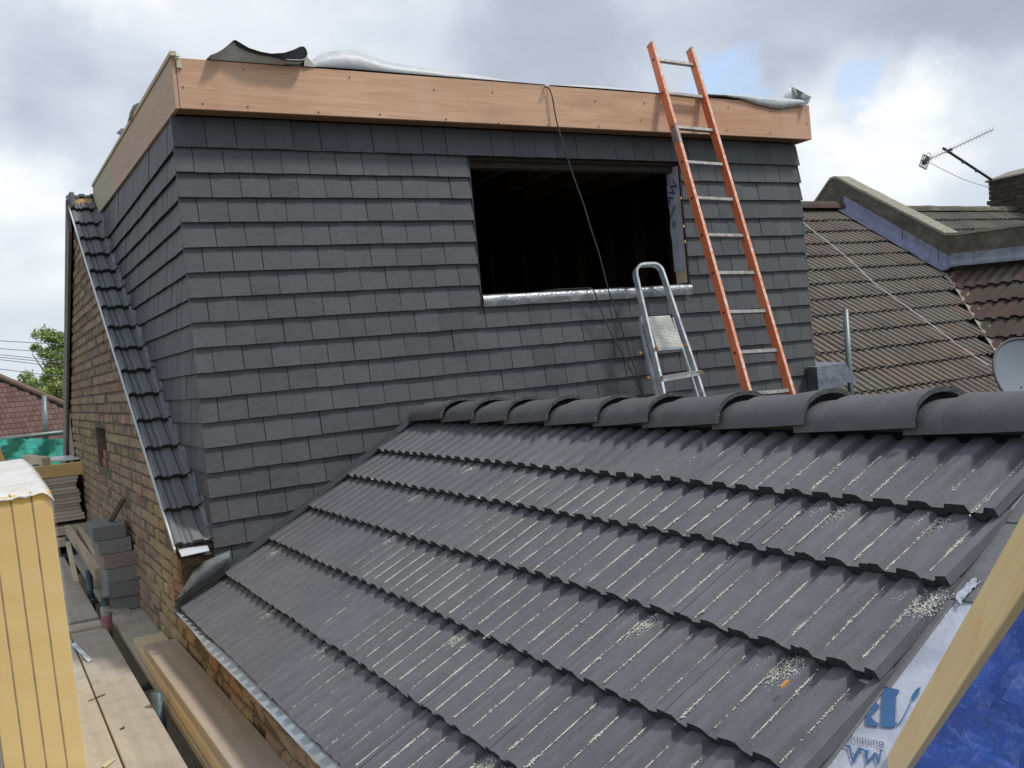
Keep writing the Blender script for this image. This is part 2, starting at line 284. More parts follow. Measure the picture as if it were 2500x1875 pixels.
# insulation
t = Mt('pir_foam_yellow', .45, 0, .5); n = t.noise(1.6, 3, .5, t.geo()); n4 = t.noise(14, 5, .7, t.map((1, 1, 2.5), t.geo()))
c = t.ramp(n, [(.3, (.80, .52, .13)), (.7, (.88, .63, .21))]); c = t.mix(t.ramp(n4, [(.66, 0.), (.8, .25)]), c, (.84, .74, .50)); t.col(c); M['foam'] = t.m
t = Mt('shrink_film', .25, 0, .6); t.col((.85, .85, .86)); t.b.inputs['Alpha'].default_value = .13
t.bump(t.noise(7, 5, .65, t.map((1, 1, 2), t.geo(), (0, .5, 0)), .9), .35, .03); M['film'] = t.m
t = Mt('milky_polythene', .38, 0, .5); n = t.noise(6, 5, .65, t.geo(), .8); t.col(t.ramp(n, [(.3, (.60, .56, .50)), (.7, (.78, .76, .73))])); t.bump(n, .6, .03); M['poly'] = t.m
t = Mt('debris_net_green', .8, 0, .2); n = t.noise(5, 4, .6, t.map((1, 1, 3), t.geo())); t.col(t.ramp(n, [(.3, (.045, .40, .31)), (.75, (.07, .52, .41))]))
t.b.inputs['Alpha'].default_value = .9; M['net'] = t.m
t = Mt('breather_membrane', .7, 0, .3); n = t.noise(7, 5, .6, t.geo(), .6); t.col(t.ramp(n, [(.3, (.34, .37, .45)), (.7, (.50, .53, .61))])); t.bump(n, .6, .02); M['brm'] = t.m
M['ink'] = m_plain('printed_blue_ink', (.045, .12, .27), .7, 0, .1)
M['ink2'] = m_plain('printed_navy_ink', (.035, .05, .14), .7, 0, .1)
t = Mt('blue_tarpaulin', .42, 0, .5); n = t.noise(26, 6, .75, t.geo(), 1.5); n5 = t.noise(4, 4, .6, t.geo(), .5)
wv = t.ramp(t.noise(15, 7, .8, t.map((2.4, .6, 1), t.geo(), (0, 0, .7)), 2.5), [(.55, 0.), (.68, 1.)])
c = t.ramp(n5, [(.3, (.007, .030, .19)), (.7, (.014, .070, .35))]); c = t.mix(t.mix(1, wv, (.6, .6, .6), 'MULTIPLY'), c, (.10, .20, .46)); w2 = t.ramp(t.noise(34, 6, .85, t.map((.5, 2.6, 1), t.geo(), (0, 0, -.5)), 2), [(.60, 0.), (.66, .7)]); c = t.mix(w2, c, (.20, .30, .55)); t.col(c)  # paler streaks: fibre lines, and crease highlights put into the colour
t.bump(t.mix(.5, n, n5), .9, .012); M['tarp'] = t.m
M['dish'] = m_plain('satellite_dish_grey', (.17, .195, .23), .5, 0, .06, 4)
M['dishrim'] = m_plain('dish_rim_dark', (.05, .05, .055), .5)
M['ant'] = m_plain('aerial_metal', (.17, .175, .18), .5, .3)
M['antd'] = m_plain('aerial_dark_metal', (.05, .052, .06), .5, .3)
M['fleck'] = None
t = Mt('yellow_mortar_crumbs', .95, 0, .2); c = t.ramp(t.isl(), [(0, (.66, .63, .50)), (.35, (.78, .78, .74)), (.7, (.62, .585, .44)), (.9, (.82, .82, .82))], True); t.col(c); M['crumb'] = t.m
t = Mt('leaf_green', .6, 0, .4); c = t.ramp(t.isl(), [(0, (.20, .29, .08)), (.3, (.30, .39, .11)), (.6, (.15, .23, .07)), (.85, (.40, .48, .16))]); t.col(c)
t.b.inputs['Subsurface Weight'].default_value = 0; M['leaf'] = t.m
t = Mt('hedge_leaf', .7, 0, .3); t.col(t.ramp(t.isl(), [(0, (.09, .12, .04)), (1, (.17, .19, .07))])); M['leaf2'] = t.m
M['bark'] = m_plain('bark', (.07, .055, .04), .9)
t = Mt('distant_wood', .9, 0, .1); t.col(t.ramp(t.noise(.02, 5, .7, t.geo()), [(.3, (.055, .08, .085)), (.7, (.085, .115, .105))])); M['hill'] = t.m
t = Mt('ground_gardens', .95, 0, .1); t.col(t.ramp(t.noise(.12, 6, .7, t.geo()), [(.3, (.045, .06, .025)), (.5, (.08, .085, .05)), (.7, (.13, .11, .085))])); M['ground'] = t.m
t = Mt('far_brown_plain_tile', .9, 0, .2); c = t.ramp(t.isl(), [(0, (.125, .072, .062)), (.5, (.155, .092, .080)), (1, (.17, .108, .094))]); c = t.mix(t.ramp(t.voro(1.1, t.geo()), [(.0, 1.), (.09, 0.)]), c, (.62, .58, .54)); t.col(c); M['fartile'] = t.m
M['farridge'] = m_plain('far_ridge_clay', (.17, .115, .09), .9, 0, .25, 3)
M['farwall'] = m_plain('far_wall_brick', (.20, .13, .10), .9, 0, .2, 3)
M['verge'] = m_plain('barge_board_brown_grey', (.20, .175, .145), .75, 0, .12, 5)
M['facing'] = m_plain('foam_board_joint', (.38, .24, .08), .9, 0, .5, 14)
M['tape'] = m_plain('white_tape', (.42, .40, .37), .6, 0, .2)
M['pinkt'] = m_plain('pink_tape', (.42, .17, .20), .5, 0, .25)

# ------------------------------------------------------------------ mesh helpers
class MB:
    def __init__(s): s.v = []; s.f = []; s.mi = []
    def add(s, vs, fs, mi=0):
        o = len(s.v); s.v += [tuple(p) for p in vs]; s.f += [tuple(i+o for i in f) for f in fs]; s.mi += [mi]*len(fs); return s
    def box(s, x0, x1, y0, y1, z0, z1, mi=0, mtx=None):
        vs = [Vector(p) for p in ((x0,y0,z0),(x1,y0,z0),(x1,y1,z0),(x0,y1,z0),(x0,y0,z1),(x1,y0,z1),(x1,y1,z1),(x0,y1,z1))]
        if mtx: vs = [mtx @ p for p in vs]
        return s.add(vs, [(0,3,2,1),(4,5,6,7),(0,1,5,4),(1,2,6,5),(2,3,7,6),(3,0,4,7)], mi)
    def bar(s, a, b, wd, ht, upv=(0,0,1), mi=0):       # rectangular bar, wd across, ht along upv
        a = Vector(a); b = Vector(b); d = (b-a).normalized(); u = Vector(upv); sd = d.cross(u)
        if sd.length < 1e-4: sd = d.cross(Vector((1,0,0)))
        sd.normalize(); u = sd.cross(d).normalized()
        vs = []
        for p in (a, b):
            for i, j in ((-1,-1),(1,-1),(1,1),(-1,1)): vs.append(p + sd*(i*wd/2) + u*(j*ht/2))
        return s.add(vs, [(0,1,2,3),(7,6,5,4),(0,4,5,1),(1,5,6,2),(2,6,7,3),(3,7,4,0)], mi)
    def tube(s, pts, r, n=8, mi=0, r2=None, cap=True):
        pts = [Vector(p) for p in pts]; o = len(s.v); rings = []
        for i, p in enumerate(pts):
            d = (pts[min(i+1, len(pts)-1)] - pts[max(i-1, 0)]).normalized()
            u = Vector((0,0,1)) if abs(d.z) < .9 else Vector((1,0,0))
            a = d.cross(u).normalized(); b = d.cross(a).normalized()
            rr = r if r2 is None else r + (r2-r)*i/(len(pts)-1)
            rings.append([p + (a*cos(2*pi*k/n) + b*sin(2*pi*k/n))*rr for k in range(n)])
        vs = [q for R_ in rings for q in R_]
        fs = [(i*n+k, i*n+(k+1)%n, (i+1)*n+(k+1)%n, (i+1)*n+k) for i in range(len(pts)-1) for k in range(n)]
        if cap: fs += [tuple(range(n))[::-1], tuple((len(pts)-1)*n+k for k in range(n))]
        return s.add(vs, fs, mi)
    def grid(s, rows, mi=0, flip=False):               # rows of points -> quads
        n = len(rows[0]); vs = [p for r_ in rows for p in r_]
        fs = [((i*n+j), (i*n+j+1), ((i+1)*n+j+1), ((i+1)*n+j)) for i in range(len(rows)-1) for j in range(n-1)]
        if flip: fs = [f[::-1] for f in fs]
        return s.add(vs, fs, mi)
    def mesh(s, name, mats):
        m = bpy.data.meshes.new(name); m.from_pydata(s.v, [], s.f)
        for k in (mats if isinstance(mats, (list, tuple)) else [mats]): m.materials.append(k)
        if any(s.mi): m.polygons.foreach_set('material_index', s.mi)
        m.update(); return m
    def obj(s, name, mats, parent=None, smooth=False, loc=None, bevel=0, weld=False, fixn=True):
        m = s.mesh(name, mats)
        if fixn or weld or bevel:
            bm = bmesh.new(); bm.from_mesh(m)
            if weld: bmesh.ops.remove_doubles(bm, verts=bm.verts, dist=1e-5)
            if bevel: bmesh.ops.bevel(bm, geom=list(bm.edges), offset=bevel, segments=1, affect='EDGES')
            if fixn: bmesh.ops.recalc_face_normals(bm, faces=bm.faces)
            bm.to_mesh(m); bm.free()
        if smooth: m.polygons.foreach_set('use_smooth', [True]*len(m.polygons))
        o = bpy.data.objects.new(name, m); COL.objects.link(o)
        if parent: o.parent = parent
        if loc is not None: o.location = loc
        return o
def thing(name, label, cat, loc=(0,0,0), group=None):
    o = bpy.data.objects.new(name, None); COL.objects.link(o); o.location = loc; o.empty_display_size = .2
    o['label'] = label; o['category'] = cat
    if group: o['group'] = group
    return o
def tag(o, label, cat, group=None):
    o['label'] = label; o['category'] = cat
    if group: o['group'] = group
    return o
def kind(o, k, label=None):
    o['kind'] = k
    if label: o['label'] = label
    return o
def inst(name, me, parent, mw, label=None):
    o = bpy.data.objects.new(name, me); COL.objects.link(o); o.parent = parent; o.matrix_local = mw
    if label: o['label'] = label
    return o
def lerp(a, b, t): return a + (b-a)*t
def nz(x, y, z, s=1): return noise.noise(Vector((x*s, y*s, z*s)))
def thick(o, th, off=-1):
    md = o.modifiers.new('thickness', 'SOLIDIFY'); md.thickness = th; md.offset = off; return o

# =================================================================== SETTING
G = -6.6
o = MB().add([(-900,-300,G),(1500,-300,G),(1500,2500,G),(-900,2500,G)], [(0,1,2,3)]).obj('ground', M['ground']); kind(o, 'structure')
# wooded hills at the horizon
rows = []
for j in range(4):
    row = []
    for i in range(241):
        X = -500 + i*7.0; Y = 620 + j*120
        h = [-8, 8, 16, 14][j] + 7*nz(X, Y, 0, .006) + (2.6*nz(X, Y, 3, .06) + 1.4*nz(X, Y, 9, .16) if j else 0)
        row.append(Vector((X, Y, h - .5)))
    rows.append(row)
o = MB().grid(rows).obj('hills', M['hill'], smooth=False); kind(o, 'structure')

# =================================================================== BRICK HOUSE (gable wall, roof strip, verge)
TS = tan(radians(34.4)); VY0, VZ0 = 5.17, -.84              # rear slope of the main roof: z = VZ0 + TS*(y-VY0)
RY, RZ = 8.86, VZ0 + TS*(8.86-VY0)                           # ridge
def zr(y): return VZ0 + TS*(y-VY0) if y < RY else RZ - TS*(y-RY)
WX = .848
house = thing('brick_house', 'old brick house wall with a narrow strip of grey roof tiles along its gable', 'house', (WX, 5.3, G))
def hp(mb, name, mats, **k):
    o = mb.obj(name, mats, None, **k); o.parent = house; o.matrix_parent_inverse = house.matrix_basis.inverted() if False else Matrix.Translation(-house.location)
    return o
WY1 = 12.55
def wall_top(y): return zr(y) - .05
# core of the wall = mortar, set back 8 mm; with the slot left open
HY0, HY1, HZ0, HZ1 = 8.15, 8.84, -.58, -.24
mb = MB()
ys = [1.45, 3.3, 5.22]
# low wall of the extension
mb.box(WX+.006, WX+.22, 1.45, 5.25, G, -1.16)
mb2 = MB()
def wallpiece(y0, y1, z0, z1f0, z1f1):
    mb2.add([(WX+.006,y0,z0),(WX+.006,y1,z0),(WX+.006,y1,z1f1),(WX+.006,y0,z1f0),(WX+.22,y0,z0),(WX+.22,y1,z0),(WX+.22,y1,z1f1),(WX+.22,y0,z1f0)],
            [(0,3,2,1),(4,5,6,7),(0,1,5,4),(1,2,6,5),(2,3,7,6),(3,0,4,7)])
wallpiece(5.25, HY0, G, wall_top(5.25), wall_top(HY0))
wallpiece(HY0, HY1, G, HZ0, HZ0)
wallpiece(HY0, HY1, HZ1, wall_top(HY0), wall_top(HY1))
wallpiece(HY1, RY, G, wall_top(HY1), wall_top(RY))
wallpiece(RY, WY1, G, wall_top(RY), wall_top(WY1))
mb2.box(WX+.10, WX+.21, HY0+.001, HY1-.001, HZ0+.001, HZ1-.001)
hp(mb, 'extension_side_wall', M['mortar']); hp(mb2, 'gable_wall', M['mortar'])
# bricks
brick_list = []
CH = .0755
k = 0; z = -2.0
while z < RZ:
    y = 1.5 - (k % 2)*.06 ; hdr = (k % 2 == 1)
    while y < WY1:
        ln = (.105 if hdr else .215) if y > 5.3 else (.215 if (k+int(y*5)) % 3 else .105)
        y1 = y + ln
        zt = min(wall_top(y), wall_top(y1)) if y > 5.25 else -1.17
        if not (z + CH*.8 < zt): y = y1+.011; continue
        if y1 > HY0-.02 and y < HY1+.02 and z + CH > HZ0 and z < HZ1:
            y = y1+.011; continue
        brick_list.append((y, y1, z))
        y = y1 + .011
    z += CH; k += 1
def brick_v(y0, y1, z0):
    q_ = 2.2 if y0 < 5.6 else 1.0; j = [random.uniform(-.004, .004)*q_ for _ in range(12)]
    pr = random.uniform(-.005, .008)*q_
    x = WX - pr
    if random.random() < .05: x += .012
    h = CH - .012
    c = .007
    front = [(x+j[0], y0+c, z0+c+j[1]*.5), (x+j[2], y1-c, z0+c+j[3]*.5), (x+j[4], y1-c, z0+h-c+j[5]*.5), (x+j[6], y0+c, z0+h-c+j[7]*.5)]
    back = [(x+.011, y0+j[8]*.5, z0), (x+.011, y1+j[9]*.5, z0), (x+.011, y1+j[10]*.5, z0+h), (x+.011, y0+j[11]*.5, z0+h)]
    b2 = [(WX+.03, p[1], p[2]) for p in back]
    return front+back+b2, [(0,3,2,1),(0,1,5,4),(1,2,6,5),(2,3,7,6),(3,0,4,7),(4,5,9,8),(5,6,10,9),(6,7,11,10),(7,4,8,11)]
def seen_brick(b):
    y0, y1, z0 = b
    p = Vector((WX, (y0+y1)/2, z0+.04)); d = p.dot(fw)
    u = 1250+F_PX*p.dot(rt)/d; v_ = 937.5-F_PX*p.dot(up)/d
    if u < 150 or v_ > 1900 or z0 < -1.55: return 0
    if y0 < 5.2 and z0 > -1.15: return 0
    return (1/p.length)*(WX/p.length)*(y1-y0)
vis = [b for b in brick_list if seen_brick(b) > 0]
vis.sort(key=lambda b: -seen_brick(b))
M['brickY'] = m_plain('yellow_stock_brick', (.44, .37, .17), .95, 0, .35, 30, .2, .8)
for b in vis[:300]:
    vs, fs = brick_v(*b); yl = b[0] < 5.8 and random.random() < .10
    q = hp(MB().add(vs, fs), 'brick', M['brickY' if yl else 'brick'], fixn=False)
    if yl: q['label'] = 'pale yellow broken brick'
mb = MB()
for b in vis[300:]:
    vs, fs = brick_v(*b); mb.add(vs, fs)
kind(hp(mb, 'bricks', M['brickm'], fixn=False), 'stuff')
# loose red bricks showing in the slot
mb = MB(); mb.box(WX+.03, WX+.098, HY1-.30, HY1-.02, HZ0+.002, HZ0+.07); mb.box(WX+.04, WX+.098, HY1-.28, HY1-.04, HZ0+.075, HZ0+.14); hp(mb, 'slot_brick', m_plain('red_slot_brick', (.32, .13, .085), .9))
mb = MB(); mb.box(WX+.05, WX+.098, HY0+.02, HY1-.32, HZ0+.002, HZ0+.10); hp(mb, 'slot_infill', M['mortar'])
# rendered patch up the far corner
mb = MB()
rows = []
for i in range(12):
    zz_ = lerp(-.8, .25, i/11)
    rows.append([Vector((WX-.010-.004*random.random(), lerp(11.1, 11.7, j/5)+.12*nz(i, j, 2, .7), zz_)) for j in range(6)])
mb.grid(rows); hp(mb, 'render_patch', M['coping'])
# verge of the front slope (barge board seen edge on past the ridge)
mb = MB()
def slab(p0, p1, dn, x0, x1):
    mb.add([(x0,*p0),(x1,*p0),(x1,*p1),(x0,*p1),(x0,p0[0],p0[1]-dn),(x1,p0[0],p0[1]-dn),(x1,p1[0],p1[1]-dn),(x0,p1[0],p1[1]-dn)],
           [(0,1,2,3),(7,6,5,4),(0,4,5,1),(1,5,6,2),(2,6,7,3),(3,7,4,0)])
slab((RY-.02, RZ+.03), (WY1+.45, zr(WY1+.45)+.03), .27, WX-.045, WX-.022)
hp(mb, 'barge_board', M['verge'])
mb = MB()
for i in range(15):
    ya = RY + .02 + i*.27; 
    slab((ya, zr(ya)+.012), (ya+.27, zr(ya+.27)+.03), .05, WX-.020, 1.04)
hp(mb, 'front_slope_tiles', M['strip'])
# front slope behind the dormer, and house body, so nothing is open
hp(MB().box(1.09, 5.6, RY+.3, 12.5, G, -.9), 'front_body', M['farwall'])
hp(MB().add([(1.04, RY, RZ-.02), (5.6, RY, RZ-.02), (5.6, 13, zr(13)), (1.04, 13, zr(13))], [(0,1,2,3)]), 'front_roof_deck', M['deckdark'])
# strip of interlocking tiles down the rear slope
cs, sn = cos(radians(34.4)), sin(radians(34.4))
PROF = []   # profile across one 0.2055 tile: (offset, height) ; joint sits on top of a rib
def prof_pts():
    # seen from the verge: plateau, short steep drop away from us, channel floor, gentle rise
    w_ = .2055; q = w_/2; H = .0175
    c_ = q/2 - .0175                      # half plateau ends here, 8.5 mm slope, then the channel floor
    P = .0255; S = .0085
    pts = [(.0010, H), (P, H), (P+S, .0005), (P+S+.003, 0), (q-P-S-.003, 0), (q-P-S, .0005), (q-P, H), (q, H+.0006), (q+P, H), (q+P+S, .0005), (q+P+S+.003, 0), (w_-P-S-.003, 0), (w_-P-S, .0005), (w_-P, H), (w_-.0010, H+.0015)]
    return pts
def tile_mesh(name, mats, gauge, lift, thk, pts, seed, over=.05, wid=None, rough=.0012, flip=1):
    """tail at s=0, head at s=gauge+over; s up the slope, t across, h normal to the slope"""
    rnd = random.Random(seed); mb = MB()
    S = [0, gauge*.5, gauge+over]
    base = lambda s_: lift*(1 - s_/gauge)
    rows = []
    for s_ in S:
        rows.append([(s_ + (rnd.uniform(-rough, rough)*1.6 if s_ == 0 else 0), t_, base(s_) + h_ + (rnd.uniform(-rough, rough) if s_ == 0 else 0)) for t_, h_ in pts])
    mb.grid([[Vector(p) for p in r_] for r_ in rows], 0, True)
    n = len(pts)
    low = [Vector((p[0]+.0015, p[1], p[2]-thk+rnd.uniform(-rough*2, rough*2))) for p in rows[0]]
    mb.grid([low, [Vector(p) for p in rows[0]]], 1, True)
    back = [Vector((rows[2][i][0], rows[2][i][1], rows[2][i][2]-thk)) for i in range(n)]
    mb.grid([back, low], 0, True)
    for i in (0, n-1):
        vs = [rows[0][i], rows[2][i], back[i], low[i]]; mb.add(vs, [(0,1,2,3)] if i else [(3,2,1,0)], 0)
    return mb.mesh(name, mats)
# strip
sp_pts = [(0, .004), (.012, .017), (.034, .017), (.045, .003), (.060, .003), (.068, .010), (.075, .003), (.088, .0), (.098, .013), (.142, .013), (.152, 0), (.176, 0), (.186, .014), (.204, .014)]
smesh = [tile_mesh('roof_tile', [M['strip'], M['butt']], .285, .03, .022, sp_pts, 50+i, rough=.001) for i in range(3)]
Msl = Matrix(((0, 1, 0, 0), (cs, 0, -sn, 0), (sn, 0, cs, 0), (0, 0, 0, 1)))     # (s,t,h) -> world for the rear slope
for i in range(16):
    s0 = i*.287
    mw = Matrix.Translation((.828+random.uniform(-.003, .003), VY0+.065+s0*cs, zr(VY0+.065)+s0*sn-.034)) @ Msl
    inst('roof_tile', smesh[i % 3], house, Matrix.Translation(-house.location) @ mw)
# verge trim (white edge) and lead soaker next to the cheek
mb = MB(); mb.bar((.823, VY0+.04, zr(VY0+.04)-.022), (.823, RY, RZ-.022), .008, .026, (0,-sn,cs)); hp(mb, 'verge_trim', M['upvc'])
mb = MB(); rows = []
for i in range(34):
    y = lerp(VY0+.04, RY-.1, i/33); a = .006*nz(i, 0, 0, .9)
    rows.append([Vector((1.012, y, zr(y)+.004+a)), Vector((1.035, y, zr(y)+.006)), Vector((1.052+a, y, zr(y)+.03)), Vector((1.058, y, zr(y)+.13))])
mb.grid(rows); hp(mb, 'lead_soaker', M['lead'])
# roof slope under the strip
mb = MB(); mb.add([(.835, VY0+.04, zr(VY0+.04)-.07),(1.05, VY0+.04, zr(VY0+.04)-.07),(1.05, RY, RZ-.07),(.835, RY, RZ-.07)], [(0,1,2,3)]); hp(mb, 'strip_deck', M['deckdark'])
# open ridge end: dark end tile, and pale timber between
hp(MB().box(.828, .868, RY-.10, RY+.12, RZ-.04, RZ+.085), 'ridge_end_tile', M['strip'], bevel=.01)
mb = MB()
for i in range(4): mb.box(.870+i*.045, .915+i*.045, RY+.02, RY+.30, RZ+.055+(.012 if i % 2 else 0), RZ+.078+(.012 if i % 2 else 0))
hp(mb, 'ridge_far_tile', M['strip'])
hp(MB().box(.875, 1.02, RY+.03, RY+.07, RZ-.02, RZ+.053), 'ridge_batten', M['pine'])
# eaves end under the last tile
mb = MB(); a, b_, c_, d_ = at(432, 1334, 5.30), at(504, 1326, 5.30), at(511, 1343, 5.10), at(443, 1358, 5.10)
mb.add([a, b_, c_, d_], [(0,1,2,3)]); e_ = hp(mb, 'eaves_sheet', M['upvc']); thick(e_, .004)
mb = MB(); mb.box(.86, 1.3, 5.245, 5.30, -1.20, -.93); hp(mb, 'eaves_masonry', M['render'])

# =================================================================== DORMER
dorm = thing('dormer', 'box dormer hung with dark grey tiles under a bare plywood fascia', 'dormer', (1.04, 5.2, -.9))
DI = Matrix.Translation(-dorm.location)
def dp(mb, name, mats, label=None, **k):
    o = mb.obj(name, mats, None, **k); o.parent = dorm; o.matrix_parent_inverse = DI
    if label: o['label'] = label
    return o
DX0, DX1, GZ = 1.035, 5.640, .1342
Z0 = 1.295
WX0, WX1, WZ0 = 2.777, 4.462, .356
# walls behind the tiles (with the window hole)
mb = MB(); fy0, fy1 = 5.238, 5.34
mb.box(DX0+.02, WX0, fy0, fy1, -1.3, 1.49); mb.box(WX1, DX1-.02, fy0, fy1, -1.3, 1.49)
mb.box(WX0, WX1, fy0, fy1, -1.3, WZ0); mb.box(WX0, WX1, fy0, fy1, 1.275, 1.49)
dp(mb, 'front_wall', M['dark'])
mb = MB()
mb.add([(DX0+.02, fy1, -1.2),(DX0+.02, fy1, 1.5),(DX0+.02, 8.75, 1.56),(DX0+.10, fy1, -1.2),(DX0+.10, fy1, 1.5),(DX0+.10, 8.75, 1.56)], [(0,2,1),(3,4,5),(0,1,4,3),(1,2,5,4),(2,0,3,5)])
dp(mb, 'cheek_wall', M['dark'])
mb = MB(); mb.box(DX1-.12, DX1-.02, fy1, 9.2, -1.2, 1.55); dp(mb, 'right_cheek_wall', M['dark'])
# room behind the window: floor, back wall, ceiling, studs and joists
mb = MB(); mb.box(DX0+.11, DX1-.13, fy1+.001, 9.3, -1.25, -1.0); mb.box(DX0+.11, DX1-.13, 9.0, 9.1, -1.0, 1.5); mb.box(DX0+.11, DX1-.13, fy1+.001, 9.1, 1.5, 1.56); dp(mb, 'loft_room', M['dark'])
for i in range(10):
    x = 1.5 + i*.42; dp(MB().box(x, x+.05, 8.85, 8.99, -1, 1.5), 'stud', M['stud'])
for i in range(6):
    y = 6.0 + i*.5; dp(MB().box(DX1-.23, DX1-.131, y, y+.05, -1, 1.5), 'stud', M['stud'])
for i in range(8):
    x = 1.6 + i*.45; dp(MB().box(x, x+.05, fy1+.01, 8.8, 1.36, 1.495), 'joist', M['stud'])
dp(MB().box(WX0-.1, WX1+.1, fy0+.03, fy1-.002, 1.235, 1.274), 'lintel', M['dark'])
# hung tiles
def hung_mesh(wd, seed, ht=.168):
    r_ = random.Random(seed); mb = MB()
    t_ = .012; j = lambda a: r_.uniform(-a, a)
    # local: x across, z up, -y outwards. bottom edge proud of the top
    yb, yt = -.002, .021
    nx = 3; top = []; bot = []
    bow = r_.uniform(.0, .0018)
    for i in range(nx+1):
        x = wd*i/nx; cb = bow*4*(i/nx)*(1-i/nx)
        bot.append(Vector((x, yb-cb, j(.0009)))); top.append(Vector((x, yt, ht)))
    mb.grid([bot, top], 0)
    bb = [p+Vector((0, t_, .001)) for p in bot]
    mb.grid([bb, bot], 1)
    tb = [p+Vector((0, t_, 0)) for p in top]
    mb.add([bot[0], top[0], tb[0], bb[0]], [(0,1,2,3)], 0); mb.add([bot[-1], top[-1], tb[-1], bb[-1]], [(3,2,1,0)], 0)
    return mb.mesh('hung_tile', [M['hung'], M['butt']]), mb
TW = .160
full = [hung_mesh(TW-.0036, i)[0] for i in range(7)]
jobs = []       # (x0, width, row)
for k in range(0, 18):
    zb = Z0 - GZ*k
    edges = []
    start = DX0 + (.012 if k >= 16 else 0)
    first = TW/2 if k % 2 else TW
    segs = [(DX0, DX1)] if (k == 0 or k >= 8) else [(DX0, WX0), (WX1, DX1)]
    for a, b in segs:
        x = DX0; xs = []
        x1 = DX0 + first
        while x < b - 1e-6:
            xa, xb = max(x, a), min(x1, b)
            if xb - xa > .012: xs.append([xa, xb])
            x = x1; x1 += TW
        # tile-and-a-half at the reveal instead of a sliver
        if len(xs) > 1 and xs[-1][1]-xs[-1][0] < .07: xs[-2][1] = xs[-1][1]; xs.pop()
        if len(xs) > 1 and xs[0][1]-xs[0][0] < .05: xs[1][0] = xs[0][0]; xs.pop(0)
        for xa, xb in xs:
            xm = (xa+xb)/2; roof = -.30 if xm > 2.3 else -.435+.5914*(xm-1.975)
            if zb + GZ < roof - .06 : continue
            if xm > 2.3 and zb + GZ < -.40: continue
            jobs.append((xa, xb-xa, k))
jobs.sort(key=lambda j_: Vector((j_[0], 5.2, Z0-GZ*j_[2])).length)
restm = MB()
for n_, (x, wd, k) in enumerate(jobs):
    if x < DX0+.001: x -= .014; wd += .014
    zb = Z0 - GZ*k
    mw = Matrix.Translation((x+.0011+random.uniform(-.0006, .0006), 5.2+random.uniform(-.0015, .0015), zb+random.uniform(-.0012, .0012))) @ Matrix.Rotation(random.uniform(-.007, .007), 4, 'Y') @ Matrix.Rotation(random.uniform(-.012, .012), 4, 'Z') @ Matrix.Rotation(random.uniform(-.012, .008), 4, 'X')
    ht = .168
    if n_ < 300:
        me = full[random.randrange(7)] if (abs(wd-TW) < .002 and k) else hung_mesh(wd-.0036, n_, ht)[0]
        inst('hung_tile', me, dorm, DI @ mw)
    else:
        _, q = hung_mesh(wd-.0036, n_, ht); restm.add([mw @ Vector(v) for v in q.v], q.f); restm.mi[-len(q.f):] = q.mi
# cheek tiles, facing left
for k in range(0, 17):
    zb = Z0 - GZ*k
    yend = VY0 + (zb + .03 - VZ0)/TS
    yend = min(yend + .12, 9.0); y = 5.238; y1 = y + (TW if k % 2 else TW/2) - .03
    while y < yend:
        ye = min(y1, yend)
        if ye-y > .01:
            _, q = hung_mesh(ye-y-.0032, random.randrange(9999), .168 if k else .24)
            R_ = Matrix(((0, 1, 0, 0), (1, 0, 0, 0), (0, 0, 1, 0), (0, 0, 0, 1)))     # local x -> +Y, local -y -> -X
            mw = Matrix.Translation((DX0-.006+random.uniform(-.002, .002), y, zb+random.uniform(-.0012, .0012))) @ R_
            restm.add([mw @ Vector(v) for v in q.v], [f[::-1] for f in q.f]); restm.mi[-len(q.f):] = q.mi
        y = y1; y1 += TW
# far right return tiles (edge seen)
for k in range(0, 13):
    zb = Z0 - GZ*k; mwx = DX1
    restm.add([(mwx+.014, 5.2, zb), (mwx, 5.215, zb+GZ+.02), (mwx, 5.5, zb+GZ+.02), (mwx+.014, 5.5, zb), (mwx, 5.2, zb), (mwx-.006, 5.215, zb+GZ+.02)], [(0,1,2,3), (0,4,5,1), (0,3,4)], 0)
t_ = Mt('hung_tile_mass', .6, spec=.4); g_ = t_.geo()
c = t_.ramp(t_.isl(), [(0, (.078, .080, .084)), (1, (.108, .110, .115))])
c = t_.mix(t_.ramp(t_.noise(3, 4, .6, t_.map((1, 1, .35), g_)), [(.45, 0.), (.8, .6)]), c, (.12, .115, .10))
c = t_.mix(t_.ramp(t_.noise(9, 5, .7, t_.map((3, 6, .5), g_)), [(.52, 0.), (.72, .35)]), c, (.16, .16, .155))
c = t_.mix(.35, c, t_.ramp(t_.noise(160, 4, .6, g_), [(.3, .45), (.7, 1.3)]), 'MULTIPLY'); t_.col(c)
o = dp(restm, 'hung_tiles', [t_.m, M['butt']], fixn=False); kind(o, 'stuff')
